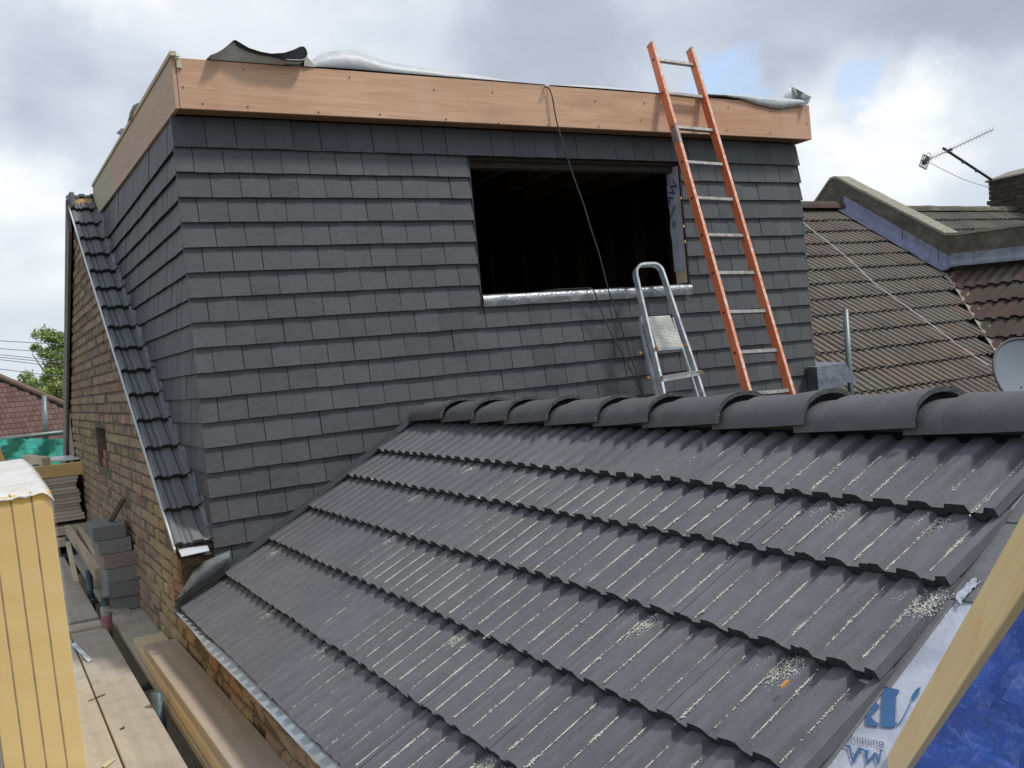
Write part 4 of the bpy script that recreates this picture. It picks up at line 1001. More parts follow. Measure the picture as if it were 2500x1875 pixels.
bat.add(V_, [(0,1,2,3),(7,6,5,4),(0,4,5,1),(1,5,6,2),(2,6,7,3),(3,7,4,0)])
t = Mt('fresh_pine_batten', .5, 0, .35)
v_ = t.map((.42, 12.0, 12.0)); ringn = t.noise(1.6, 3, .45, v_, .6)
n_ = t.N.new('ShaderNodeMath'); n_.operation = 'MULTIPLY'; n_.inputs[1].default_value = 15; t.L.new(ringn, n_.inputs[0]); n2m = t.N.new('ShaderNodeMath'); n2m.operation = 'FRACT'; t.L.new(n_.outputs[0], n2m.inputs[0])
ring = t.ramp(n2m.outputs[0], [(0., .0), (.55, .25), (.86, 1.), (1., .0)])
c = t.mix(ring, (1.0, .77, .40), (.97, .64, .29)); c = t.mix(.25, c, t.ramp(t.noise(3, 3), [(.3, .8), (.7, 1.2)]), 'MULTIPLY')
kn = t.ramp(t.voro(2.6, t.map((.9, 1.2, 1.2))), [(0, 1.), (.022, 0.)]); c = t.mix(kn, c, (.12, .06, .02)); t.col(c); t.bump(ring, .1, .002)
o = bat.obj('timber_batten', t.m, bevel=.0012)
o.matrix_world = Matrix(((dirv.x, wv_.x, nv.x, A0.x), (dirv.y, wv_.y, nv.y, A0.y), (dirv.z, wv_.z, nv.z, A0.z), (0, 0, 0, 1)))
tag(o, 'fresh yellow pine batten slanting across the lower right between membrane and blue tarpaulin', 'batten')

# =================================================================== LADDERS
lad = thing('orange_ladder', 'tall chipped orange ladder with metal rungs leaning on the fascia', 'ladder', (4.1, 4.3, -1.6))
LI = Matrix.Translation(-lad.location)
Lt, Lb = Vector((4.262, 5.05, 1.722)), Vector((4.079, 4.30, -.338))          # inner faces at rung 2 and 10
Rt, Rb = Vector((4.590, 5.05, 1.712)), Vector((4.406, 4.30, -.345))
dl = (Lt-Lb).normalized(); across = (Rt-Lt).normalized(); nrml = across.cross(dl).normalized()   # points towards -Y?
if nrml.y > 0: nrml = -nrml
top_s = .40; bot_s = 1.35
def stile(P, Q, outx, nm):
    a = Q - dl*bot_s; b = P + dl*top_s
    off = across*outx*.0125
    m_ = MB()
    # channel: wide face parallel to climbing direction (depth 62 mm), 25 mm thick
    m_.bar(a+off, b+off, .025, .060, nrml)
    o = m_.obj(nm, [M['orange'], M['orangee']], lad, bevel=.0012); o.matrix_parent_inverse = LI
    for p in o.data.polygons:
        if p.normal.dot(nrml) > .9: p.material_index = 1
    return o
stile(Lt, Lb, -1, 'stile'); stile(Rt, Rb, 1, 'stile')
for P, s_ in ((Lt, -1), (Rt, 1)):
    m_ = MB(); c0_ = P + dl*top_s + across*s_*.0125; m_.bar(c0_-dl*.001, c0_+dl*.012, .027, .062, nrml); q = m_.obj('end_cap', M['alu'], lad); q.matrix_parent_inverse = LI
step = (Lt-Lb).length/8
for i in range(-1, 13):
    a = Lt - dl*step*i; b = Rt - dl*step*i
    m_ = MB(); m_.bar(a-across*.002, b+across*.002, .026, .024, nrml); q = m_.obj('rung', M['alu'], lad, bevel=.003); q.matrix_parent_inverse = LI
    m_ = MB(); m_.bar(a-across*.0268, a-across*.0252, .016, .018, nrml); q = m_.obj('rung_hole', M['dishrim'], lad); q.matrix_parent_inverse = LI
m_ = MB(); pst = Lt - dl*(step*1.45) - across*.0255; m_.bar(pst, pst+dl*.11, .0012, .05, nrml); q = m_.obj('sticker', M['alu'], lad); q.matrix_parent_inverse = LI
m_ = MB(); pst = Lt - dl*(step*1.5) + nrml*.0305 - across*.0125; m_.bar(pst, pst+dl*.16, .022, .0012, nrml); q = m_.obj('sticker', M['alu'], lad); q.matrix_parent_inverse = LI
# aluminium step ladder
st = thing('step_ladder', 'folded aluminium step ladder with a ribbed platform leaning on the window sill', 'step ladder', (4.0, 4.7, -.9))
SI = Matrix.Translation(-st.location)
def sp_(mb, name, mat, **k):
    o = mb.obj(name, mat, st, **k); o.matrix_parent_inverse = SI; return o
def Ys(y): return 5.12 - (y-645)/(965-645)*.40            # the front frame leans: distance by height in the picture
def fp(x, y, d=0): p = at(x, y, Ys(y)); return p + Vector((0, d, 0))
lp = [fp(1628,985), fp(1618,935), fp(1598,850), fp(1578,765), fp(1563,700), fp(1556,668), fp(1557,655), fp(1564,646), fp(1575,643), fp(1596,642), fp(1606,644), fp(1615,651), fp(1622,665), fp(1640,720), fp(1663,790), fp(1690,868), fp(1712,938), fp(1727,985)]
lp = [Vector(p) for p in lp]
# extend hidden lower ends
lp = [lp[0] + (lp[0]-lp[1])*3.5] + lp + [lp[-1] + (lp[-1]-lp[-2])*3.5]
def ribbon(path, w_in, w_dep, mat, nm):
    mb = MB(); n = len(path); rows = []
    cen = sum(path, Vector())/n
    for i, p in enumerate(path):
        d = (path[min(i+1, n-1)]-path[max(i-1, 0)]).normalized(); dep = Vector((0, .93, -.36)).normalized(); side = d.cross(dep).normalized()
        rows.append([p+side*w_in/2, p-side*w_in/2, p-side*w_in/2+dep*w_dep, p+side*w_in/2+dep*w_dep, p+side*w_in/2])
    mb.grid(rows); mb.add(rows[0][:4], [(0,1,2,3)]); mb.add(rows[-1][:4], [(3,2,1,0)])
    return sp_(mb, nm, mat, weld=True)
def smoothp(P, n):
    P3 = P; out = []
    for i in range(n+1):
        u = i/n*(len(P3)-1); k_ = min(int(u), len(P3)-2); f = u-k_
        q = [P3[max(min(k_+d_, len(P3)-1), 0)] for d_ in (-1, 0, 1, 2)]
        out.append(.5*((2*q[1])+(-q[0]+q[2])*f+(2*q[0]-5*q[1]+4*q[2]-q[3])*f*f+(-q[0]+3*q[1]-3*q[2]+q[3])*f**3))
    return out
ribbon(smoothp(lp, 70), .017, .045, M['alu2'], 'front_frame')
# rear legs folded behind
for pts_ in (((1567,772),(1568,800),(1583,868),(1598,925),(1611,985)), ((1643,775),(1652,800),(1667,850),(1688,915),(1711,985))):
    P = [at(x, y, Ys(y)+.07) for x, y in pts_]; P.append(P[-1] + (P[-1]-P[-2])*2.5); ribbon(P, .016, .022, M['alu2'], 'rear_leg')
# platform: ribbed plate
c4 = [at(1581,775,Ys(775)+.03), at(1634,772,Ys(775)+.03), at(1667,846,Ys(846)-.01), at(1604,851,Ys(846)-.01)]
mb = MB(); rows = []; NR = 22
for i in range(NR*2+1):
    t = i/(NR*2); a = c4[0].lerp(c4[3], t); b = c4[1].lerp(c4[2], t); nn = (c4[1]-c4[0]).cross(c4[3]-c4[0]).normalized(); nn = -nn if nn.y > 0 else nn
    rows.append([a + nn*(.003 if i % 2 else 0), b + nn*(.003 if i % 2 else 0)])
mb.grid(rows); o = sp_(mb, 'platform', M['tread']); thick(o, .012, 0)
mb = MB(); mb.bar(c4[3]+Vector((0,-.004,-.004)), c4[2]+Vector((0,-.004,-.004)), .012, .02); sp_(mb, 'platform_lip', M['alu2'])
for y0_, y1_, xl, xr, dy in ((922, 906, 1613, 1706, 14), (1030, 1008, 1640, 1745, 14)):
    a = fp(xl, y0_, .0); b = fp(xr, y1_, .0)
    mb = MB(); mb.bar(a+Vector((0,.03,0)), b+Vector((0,.03,0)), .085, .006); mb.bar(a+Vector((0,-.012,-.014)), b+Vector((0,-.012,-.014)), .006, .026); mb.bar(a+Vector((0,-.01,.004)), b+Vector((0,-.01,.004)), .02, .004)
    sp_(mb, 'step', M['alu2'])
for x, y, d in ((1599,848,-.02),(1670,842,-.02),(1577,860,.06),(1613,920,-.02),(1708,909,-.02),(1598,921,.06)):
    mb = MB(); p = fp(x, y, d); mb.tube([p+Vector((0,.012,0)), p-Vector((0,.006,0))], .009, 8); sp_(mb, 'rivet', M['clip'])

# =================================================================== CABLES
def cable(name, label, P, r, mat, cat='cable'):
    o = MB().tube(smoothp([Vector(p) for p in P], 60), r, 6).obj(name, mat, smooth=True); return tag(o, label, cat)
cable('black_cable', 'long thin black cable hanging from the fascia joint down across the window opening',
      [at(1326,214,5.6), at(1330,213,5.09)+Vector((0,0,.004)), at(1341,217,5.070), at(1349,240,5.06), at(1360,300,5.06), at(1385,385,5.06), at(1405,445,5.06), at(1425,500,5.06), at(1443,560,5.06), at(1462,618,5.07), at(1478,680,5.09), at(1490,722,5.11), at(1512,785,5.12), at(1540,870,5.12), at(1574,972,5.10), at(1600,1050,5.05)], .0045, M['cable'])
cable('black_cable', 'shorter black cable coming out over the window sill and down the tiles',
      [Vector((3.2,5.9,.30)), Vector((3.35,5.5,.44)), at(1415,704,5.3), at(1436,703,5.18), at(1447,708,5.15), at(1455,722,5.14), at(1470,765,5.14), at(1490,810,5.14), at(1520,865,5.13), at(1548,920,5.12), at(1572,972,5.10), at(1600,1052,5.06)], .0045, M['cable'])

# =================================================================== NEIGHBOURING ROOFS (right)
M['under'] = m_plain('roof_underlay_brown', (.10, .085, .07), .9)
nb = thing('neighbour_roof', 'weathered brown ribbed tile roof sloping down behind the new dormer', 'roof', (8.2, 7.2, -1.5))
NI = Matrix.Translation(-nb.location)
def np_(mb, name, mats, parent=nb, inv=None, label=None, **k):
    o = mb.obj(name, mats, None, **k); o.parent = parent; o.matrix_parent_inverse = inv or NI
    if label: o['label'] = label
    return o
def zn(y): return -.868 + .685*(y-5.35)                # the terrace's rear slope
csn, snn = cos(math.atan(.685)), sin(math.atan(.685))
def old_prof(w_=.30, n=3, H=.020):
    p = []; q = w_/n
    for i in range(n):
        a = i*q; p += [(a+.001, 0), (a+q*.30, 0), (a+q*.42, H), (a+q*.86, H), (a+q*.97, 0)]
    return p
old_m = [tile_mesh('old_roof_tile', [M['oldtile'], M['butt']], .327, .026, .022, old_prof(), 900+i, over=.03, rough=.003) for i in range(6)]
Mn = Matrix(((0, 1, 0, 0), (csn, 0, -snn, 0), (snn, 0, csn, 0), (0, 0, 0, 1)))
gy = .327*csn
def valley_x(y): return 10.6 - (7.523-y)*(10.6-9.274)/(7.523-6.062)
for k in range(14):
    y = 8.79 - k*gy
    if y < 5.0: break
    xmax = 10.52 if y > 7.5 else valley_x(y+.10) - .05
    x = 5.72; n_ = 0
    sag = lambda X_: -.012*sin(pi*(X_-5.7)/4.9)
    while x < xmax - .02:
        ww = min(.30, xmax-x)
        if ww > .29:
            me = old_m[random.randrange(6)]
        else:
            pp = [q for q in old_prof() if q[0] <= ww]
            if len(pp) < 3: break
            me = tile_mesh('old_roof_tile', [M['oldtile'], M['butt']], .327, .026, .022, pp, 1000+n_, over=.03, rough=.003)
        mw = Matrix.Translation((x, y + random.uniform(-.004, .004), zn(y)-.016-.026+sag(x)+random.uniform(-.003, .003))) @ Matrix.Rotation(random.uniform(-.006, .006), 4, 'X') @ Mn
        inst('old_roof_tile', me, nb, NI @ mw); x += .30; n_ += 1
mb = MB(); mb.add([(5.7,4.6,zn(4.6)-.08),(10.62,4.6,zn(4.6)-.08),(10.62,9.15,zn(9.15)-.08),(5.7,9.15,zn(9.15)-.08)], [(0,1,2,3)]); np_(mb, 'roof_deck', M['under'])
# ridge capping
x = 5.72
while x < 10.55:
    mb = MB(); rows = []
    for xx in (x, x+.43):
        rows.append([Vector((xx, 9.12-.14*cos(pi*i/8), zn(9.10)-.03+.115*sin(pi*i/8)+.004*nz(xx, i, 0))) for i in range(9)])
    mb.grid(rows); np_(mb, 'old_ridge_tile', M['redtile'], smooth=True); x += .435
mb = MB(); mb.add([(5.7,9.12,zn(9.12)),(14.2,9.12,zn(9.12)),(14.2,12.5,-.6),(5.7,12.5,-.6)], [(0,1,2,3)]); np_(mb, 'front_slope', M['deckdark'])

# party parapet with coping and lead
pp_ = thing('parapet_wall', 'rendered party parapet with rough cement coping and blue lead flashing', 'parapet', (10.7, 8, 0))
PI_ = Matrix.Translation(-pp_.location)
XP = 10.6
prof = [(9.62,1.80),(9.22,2.14),(9.12,2.13),(7.515,1.085),(7.40,1.065),(6.5,1.035),(4.0,.98)]
def pr_box(x0, x1, top, bot, mb):
    n = len(top)
    vs = [(x0, y, z) for y, z in top] + [(x1, y, z) for y, z in top] + [(x0, y, z) for y, z in bot] + [(x1, y, z) for y, z in bot]
    fs = []
    for i in range(n-1):
        fs += [(i, i+1, n+i+1, n+i), (2*n+i, 3*n+i, 3*n+i+1, 2*n+i+1), (i, 2*n+i, 2*n+i+1, i+1), (n+i, n+i+1, 3*n+i+1, 3*n+i)]
    fs += [(0, n, 3*n, 2*n), (n-1, 3*n-1, 4*n-1, 2*n-1)][:1] + [(n-1, 3*n-1, 4*n-1, 2*n-1)]
    return mb.add(vs, fs)
def dense(P, k_):
    out = []
    for a, b in zip(P, P[1:]):
        for i in range(k_): out.append((lerp(a[0], b[0], i/k_), lerp(a[1], b[1], i/k_)))
    return out + [P[-1]]
pd = dense(prof, 10)
topj = [(y, z-.02+.010*nz(y, z, 0, 6)) for y, z in pd]; botj = [(y, min(z-.5, .4) if y < 9.3 else .4) for y, z in pd]
np_(pr_box(XP, XP+.25, topj, botj, MB()), 'parapet_body', M['render'], pp_, PI_)
topc = [(y, z+.012*nz(y, z, 5, 9)+.004) for y, z in pd]
np_(pr_box(XP-.012, XP+.262, topc, [(y, z-.035) for y, z in topc], MB()), 'coping', M['coping'], pp_, PI_)
# render band set 15 mm proud below coping
# lead flashing pieces along the slope and the level
def leadpiece(y0, y1, lowf, hif, nm='lead_flashing', mat=None):
    rows = []
    for i in range(13):
        y = lerp(y0, y1, i/12)
        a, b = lowf(y), hif(y)
        rows.append([Vector((XP-.155+.010*nz(y, 1, 0, 5), y, a+.012+.006*nz(y, 0, 0, 7))), Vector((XP-.09, y, a+.020+.004*nz(y, 4, 0, 7))), Vector((XP-.022, y, a+.045)), Vector((XP-.008, y, lerp(a, b, .55))), Vector((XP-.004, y, b))])
    return np_(MB().grid(rows), nm, mat or M['bluelead'], pp_, PI_, smooth=True)
lowf = lambda y: zn(y) if y > 7.5 else zn(7.5)+.0-(7.5-y)*.03
hif = lambda y: (zn(y)+.20)
for a, b in ((9.02, 8.12), (8.14, 7.62), (7.64, 7.46)): leadpiece(a, b, lowf, hif)
zlow = lambda y: .645 - .045*(7.5-y)
for a, b in ((7.47, 7.15), (7.16, 6.3), (6.32, 4.0)):
    leadpiece(a, b, zlow, lambda y: zlow(y)+.175, mat=M['lead'])

# the red slope below the level parapet, courses running towards the camera
rd = thing('red_tile_roof', 'dark red interlocking tile slope meeting the brown roof at a valley', 'roof', (9.8, 6, 0))
RI = Matrix.Translation(-rd.location)
def zred(x): return .62 + .75*(x-10.6)
cr2, sr2 = cos(math.atan(.75)), sin(math.atan(.75))
Mr = Matrix(((cr2, 0, -sr2, 0), (0, 1, 0, 0), (sr2, 0, cr2, 0), (0, 0, 0, 1)))
red_m = [tile_mesh('red_roof_tile', [M['redtile'], M['butt']], .33, .032, .026, old_prof(.30, 2, .026), 300+i, over=.03, rough=.004) for i in range(4)]
def valley_y(x): return 7.523 - (10.6-x)*(7.523-6.062)/(10.6-9.274)
for k in range(7):
    x = 10.6-.10 - (k+1)*.33*cr2 + .02
    y = valley_y(x+.20) + .02
    while y > 3.2:
        mw = Matrix.Translation((x, y-.30, zred(x)-.02+random.uniform(-.004, .004))) @ Mr
        inst('red_roof_tile', red_m[random.randrange(4)], rd, RI @ mw); y -= .302
np_(MB().add([(8.3,3,zred(8.3)-.07),(10.62,3,zred(10.62)-.07),(10.62,7.52,zred(10.62)-.07),(8.3,valley_y(8.3),zred(8.3)-.07)], [(0,1,2,3)]), 'roof_deck', M['under'], rd, RI)
# valley mortar
rows = []
for i in range(20):
    t = i/19; x = lerp(10.56, 9.1, t); y = valley_y(x); z = zred(x); w_ = (.055 if t > .12 else .11)*(1+.5*nz(i, 0, 0, .8))
    rows.append([Vector((x-w_, y+.02, z+.012)), Vector((x, y, z-.004+.006*nz(i, 2, 0))), Vector((x+w_*.6, y-w_, z+.02))])
np_(MB().grid(rows), 'valley_mortar', M['coping'], rd, RI)

# next house beyond the parapet
nx = thing('far_neighbour_roof', 'mossy grey ribbed tile roof beyond the parapet with mortared ridge', 'roof', (12.5, 8, 0))
XI = Matrix.Translation(-nx.location)
g_m = [tile_mesh('mossy_roof_tile', [M['greytile'], M['butt']], .327, .026, .022, old_prof(), 700+i, over=.03, rough=.003) for i in range(4)]
for k in range(5):
    y = 8.74 - k*gy; x = 10.87
    while x < 17.5:
        mw = Matrix.Translation((x, y, zn(y)-.03+random.uniform(-.004, .004))) @ Mn
        inst('mossy_roof_tile', g_m[random.randrange(4)], nx, XI @ mw); x += .30
np_(MB().add([(10.86,7,zn(7)-.08),(17.6,7,zn(7)-.08),(17.6,9.15,zn(9.15)-.08),(10.86,9.15,zn(9.15)-.08)], [(0,1,2,3)]), 'roof_deck', M['deckdark'], nx, XI)
x = 10.86
while x < 17.6:
    rows = [[Vector((xx, 9.12-.17*cos(pi*i/8), zn(9.08)-.05+.10*sin(pi*i/8)-.02*sin((xx-10.9)*.5)+.012*nz(xx, i*.4, 0, 3))) for i in range(9)] for xx in (x, x+.15, x+.30, x+.45)]
    np_(MB().grid(rows), 'ridge_tile', M['render'], nx, XI, smooth=True); x += .452
# chimney
ch = thing('chimney_stack', 'old dark brick chimney stack with sloping mortar cap, cut by the right edge', 'chimney', (15.2, 9.4, 1.7))
CI = Matrix.Translation(-ch.location)
cx0, cx1, cy0, cy1 = 14.47, 15.25, 8.3, 9.42
np_(MB().box(cx0+.012, cx1, cy0+.012, cy1-.012, 1.0, 2.18), 'core', M['mortar'], ch, CI)
z = 1.20; k = 0
while z < 2.13:
    y = cy1 + (.1 if k % 2 else 0)
    while y > cy0:
        b = min(y, cy1); a = max(y-.215, cy0)
        if b-a > .04:
            jt = random.uniform(-.010, .010); dd = .05 if (k == 8 and b == cy1) else random.uniform(-.006, .006) if b == cy1 else 0
            np_(MB().box(cx0+jt-.006, cx0+.10, a, b+dd, z, z+.064), 'brick', M['chim'], ch, CI)
        y -= .226
    z += .075; k += 1
mb = MB(); mb.add([(cx0-.03,cy0,2.165),(cx1,cy0,2.165),(cx1,cy1+.04,2.165),(cx0-.03,cy1+.04,2.165),(cx0-.028,cy0,2.19),(cx1,cy0,2.19),(cx1,cy1+.035,2.19),(cx0-.028,cy1+.035,2.19),(cx0+.22,cy0,2.30),(cx1-.2,cy0,2.30),(cx1-.2,cy1-.22,2.29),(cx0+.22,cy1-.22,2.29)],
    [(0,3,2,1),(0,1,5,4),(1,2,6,5),(2,3,7,6),(3,0,4,7),(4,5,9,8),(5,6,10,9),(6,7,11,10),(7,4,8,11),(8,9,10,11)]); np_(mb, 'mortar_cap', M['coping'], ch, CI)
# aerial
an = thing('tv_aerial', 'television aerial with a long rod boom and grid reflector on a slanting pole', 'aerial', (14.3, 9.3, 2.2))
AI = Matrix.Translation(-an.location)
Ya = 9.35
def ap(mb, nm, mat, **k): return np_(mb, nm, mat, an, AI, **k)
p0, p1 = at(2424,441,Ya), at(2303,362,Ya-.1)
ap(MB().tube([p0 + (p0-p1)*.12, p1], .021, 8), 'mast', M['antd'], smooth=True)
for t in (.35, .62): q = p0.lerp(p1, t); ap(MB().tube([q, q+Vector((-.02,-.01,-.035))], .018, 6), 'mast_clip', M['antd'])
b0_, b1_ = at(2258,394,Ya-.12), at(2425,316,Ya-.12)
ap(MB().tube([b0_, b1_], .0085, 6), 'boom', M['ant'])
vert = (at(2330,330,Ya-.12) - at(2318,361,Ya-.12)).normalized()
for i in range(17):
    t = .05 + i*.0585; q = b0_.lerp(b1_, t); hl = .105 if 1 < i < 16 else .12
    ap(MB().tube([q-vert*hl*.7, q+vert*hl*.8], .0028, 5), 'element', M['ant'])
q = at(2315,368,Ya-.11); ap(MB().bar(q-(b1_-b0_)*.02, q+(b1_-b0_)*.04, .05, .04), 'clamp', M['antd'])
g4 = [at(2254,377,Ya-.3), at(2271,385,Ya-.05), at(2261,414,Ya-.05), at(2244,405,Ya-.3)]
mb = MB()
for i in range(6): t = i/5; mb.tube([g4[0].lerp(g4[1], t), g4[3].lerp(g4[2], t)], .007, 5)
for t in (0, .5, 1): mb.tube([g4[0].lerp(g4[3], t), g4[1].lerp(g4[2], t)], .008, 5)
ap(mb, 'reflector_grid', M['antd'])
c_ = (g4[0]+g4[2])/2; ap(MB().bar(c_-Vector((.03,0,.02)), c_+Vector((.07,0,.05)), .05, .05), 'dipole_box', M['antd'])
lo_pts = [Vector((cos(a)*.055, 0, sin(a)*.055)) + at(2268,382,Ya-.1) for a in [i*pi/8 for i in range(17)]]; ap(MB().tube(lo_pts, .005, 5, cap=False), 'dipole_loop', M['ant'])
ap(MB().tube(smoothp([at(2268,396,Ya-.1), at(2300,413,Ya-.1), at(2350,437,Ya-.05), at(2395,452,Ya), at(2416,457,Ya+.02)], 20), .0042, 5), 'coax_lead', M['ant'])

# white cable over the brown roof
cable('white_cable', 'thin white cable strung diagonally down over the brown neighbour roof', [at(1945,530,8.78), at(1955,538,8.70), at(1985,563,8.38), at(2060,622,7.5), at(2140,697,6.85), at(2155,707,6.75), at(2240,768,6.3), at(2320,828,5.95), at(2335,840,5.85), at(2412,892,5.4)], .0048, M['wcable'])
# scaffold pole
po = MB().tube([at(2064,755,5.25), at(2078,967,5.25), at(2112,1480,5.25)], .0242, 14).obj('scaffold_pole', M['tube'], smooth=True); tag(po, 'upright grey green scaffold pole right of the dormer', 'pole')
# lead clad stub wall
lb = thing('lead_clad_box', 'small lead wrapped parapet stub at the foot of the dormer right corner', 'parapet stub', (5.75, 5.2, -.5))
BI = Matrix.Translation(-lb.location)
c_tl, c_bl, c_tr, c_br = at(1994,896,5.06), at(2000,962,5.06), at(2066,887,5.06), at(2061,948,5.06)
k_tl, k_bl = at(1969,896,5.19), at(1971,955,5.19); bk1, bk2 = at(1991,884,5.9), at(2056,884,5.9)
dn = Vector((0,0,-.5))
mb = MB(); rows = [[c_tl.lerp(c_tr, i/8)+Vector((0,-.004*(i%3),.006*nz(i,0,0,.9))) for i in range(9)], [c_bl.lerp(c_br, i/8)+Vector((0,-.006*(i%2),0)) for i in range(9)], [c_bl.lerp(c_br, i/8)+dn for i in range(9)]]
mb.grid(rows); np_(mb, 'front_face', M['lead'], lb, BI, smooth=True)
np_(MB().add([k_tl, c_tl, c_bl+dn, k_bl+dn], [(0,1,2,3)]), 'side_face', M['apron'], lb, BI)  # left side in a darker lead, its shade put into the colour
np_(MB().add([k_tl, c_tl, c_tr, bk2, bk1], [(0,1,2,3,4)]), 'top_face', M['lead'], lb, BI)
fl = [c_tr, at(2075,905,5.2), at(2088,917,5.35), at(2096,929,5.45), at(2084,933,5.3), at(2063,934,5.1)]
np_(MB().add(fl, [(0,1,2,3,4,5)]), 'splayed_wing', M['bluelead'], lb, BI)
# satellite dish
sd = thing('satellite_dish', 'grey satellite dish with dark rim at the right edge behind the ridge', 'satellite dish', (5.9, 3.8, -.9))
DIi = Matrix.Translation(-sd.location)
cD = depth(2524, 952, 4.9); ax = (Vector((-.25, -.80, .55))).normalized(); vv = Vector((0,0,1)); ux = vv.cross(ax).normalized(); uy = ax.cross(ux)
mb = MB(); rows = []; R_ = .275
for i in range(13):
    r_ = R_*i/12; rows.append([cD + ux*r_*cos(2*pi*k/40)*.92 + uy*r_*sin(2*pi*k/40) + ax*((r_/R_)**2*.075) for k in range(41)])
mb.grid(rows); o = np_(mb, 'dish', M['dish'], sd, DIi, smooth=True, fixn=False)
rim = [cD + ux*R_*cos(2*pi*k/40)*.92 + uy*R_*sin(2*pi*k/40) + ax*.075 for k in range(41)]
np_(MB().tube(rim, .0065, 6, cap=False), 'rim', M['dishrim'], sd, DIi, smooth=True)
np_(MB().tube([cD-ax*.02, cD-ax*.12, cD-ax*.15-Vector((0,0,.7))], .022, 8), 'bracket_pole', M['dishrim'], sd, DIi)
np_(MB().tube([cD-uy*R_+ax*.075, cD-uy*.1+ax*.42], .009, 6), 'feed_arm', M['dish'], sd, DIi)
for a_, b_ in ((-.07, .02), (-.12, -.06)): np_(MB().tube([cD+ux*a_+uy*b_+ax*.006, cD+ux*a_+uy*b_+ax*.014], .005, 6), 'bolt', M['dishrim'], sd, DIi)

# =================================================================== SCAFFOLD DECK (left)
DZ = -1.47
def board(x0, x1, y0, y1, z1, label, mat='board', th=.038, rot=0, group='grey scaffold boards of the working deck', name='scaffold_board', bands=True):
    cx, cy = (x0+x1)/2, (y0+y1)/2
    m_ = MB().box(-(x1-x0)/2, (x1-x0)/2, -(y1-y0)/2, (y1-y0)/2, -th, 0)
    o = m_.obj(name, M[mat], bevel=.003); o.location = (cx, cy, z1); o.rotation_euler = (0, random.uniform(-.004, .004), rot); tag(o, label, 'board', group)
    return o
board(.643, .855, 3.2, 6.93, DZ, 'grey scaffold board against the brick wall, partly under the plank stack')
board(.372, .578, 1.2, 6.86, DZ+.004, 'grey scaffold board left of the dark gap in the deck')
board(.142, .365, 1.2, 6.80, DZ, 'stained scaffold board beside the yellow insulation stack')
kind(MB().box(-.06, .130, .6, 10.9, DZ-.04, DZ-.001).obj('scaffold_deck', M['board']), 'structure')
board(.643, .852, 6.97, 10.8, DZ-.004, 'grey scaffold board under the concrete blocks')
board(.36, .575, 6.99, 10.9, DZ-.002, 'far scaffold board behind the gap joint, left of the blocks')
board(.13, .35, 6.99, 10.9, DZ, 'far scaffold board next to the insulation stack and sheet pile')
board(.30, .56, 6.62, 6.80, DZ+.020, 'short offcut of board lying across the deck joint', 'board', .016)
# new planks stacked against the wall
board(.652, .818, 2.2, 5.90, -1.405, 'lower of two pale planks stacked on the deck beside the wall', 'pineY', .06, 0, None, 'timber_plank')
board(.664, .836, 2.2, 5.51, -1.36, 'upper reddish plank on top of the stack beside the wall', 'plank', .044, .004, None, 'timber_plank')
# transoms below the gap
for y, lb_ in ((5.35, 'scaffold transom crossing the dark gap beyond the blue green upright stub'), (7.9, 'far scaffold transom crossing the dark gap left of the concrete blocks')):
    o = MB().tube([(-.9, y, DZ-.07), (.84, y, DZ-.07)], .0242, 12).obj('scaffold_tube', M['tube'], smooth=True); tag(o, lb_, 'scaffold tube', 'transoms under the deck')
def tubeobj(name, label, a, b, mat='tube', r=.0242):
    o = MB().tube([a, b], r, 16, cap=True).obj(name, M[mat], smooth=False); 
    for p in o.data.polygons: p.use_smooth = len(p.vertices) == 4
    return tag(o, label, 'scaffold tube')
t1 = at(382,1690,4.72); tubeobj('scaffold_tube', 'blue green scaffold upright stub rising through the deck gap beside the planks', t1, t1+Vector((.02,0,-1.2)), 'tubet', .0265)
t2 = at(255,1458,6.60)
tt = thing('taped_tube', 'scaffold upright wrapped in white and pink tape in front of the blocks', 'scaffold tube', t2)
o = MB().tube([(0,0,0),(0,0,-1.1)], .0265, 12).obj('tube', M['tubet'], tt)
rows = []
for j in range(9):
    z_ = -.055 - j*.02; rows.append([Vector((cos(2*pi*k/12)*(.032+.006*nz(j, k*.6, 0, .8)), sin(2*pi*k/12)*(.032+.006*nz(j, k*.6, 3, .8)), z_)) for k in range(13)])
MB().grid(rows[:4]).obj('white_tape', M['tape'], tt, smooth=True); MB().grid(rows[3:]).obj('pink_tape', M['pinkt'], tt, smooth=True)
MB().grid([[Vector((x*.035, -.03+.01*sin(x*2), -.06-.012*x-.01*sin(x*1.5))) for x in range(5)], [Vector((x*.035+.01, -.03, -.09-.016*x)) for x in range(5)]]).obj('tape_tail', M['tape'], tt, smooth=True)
t3 = at(216,1392,8.1); tubeobj('scaffold_tube', 'short dark scaffold stub in the gap behind the slanting batten', t3, t3+Vector((0,0,-1.2)), 'tubet')
t4 = at(168,1306,10.2); tubeobj('scaffold_tube', 'dark scaffold upright at the far end near the sheet pile', t4, t4+Vector((0,0,-1.4)), 'tubet', .035)
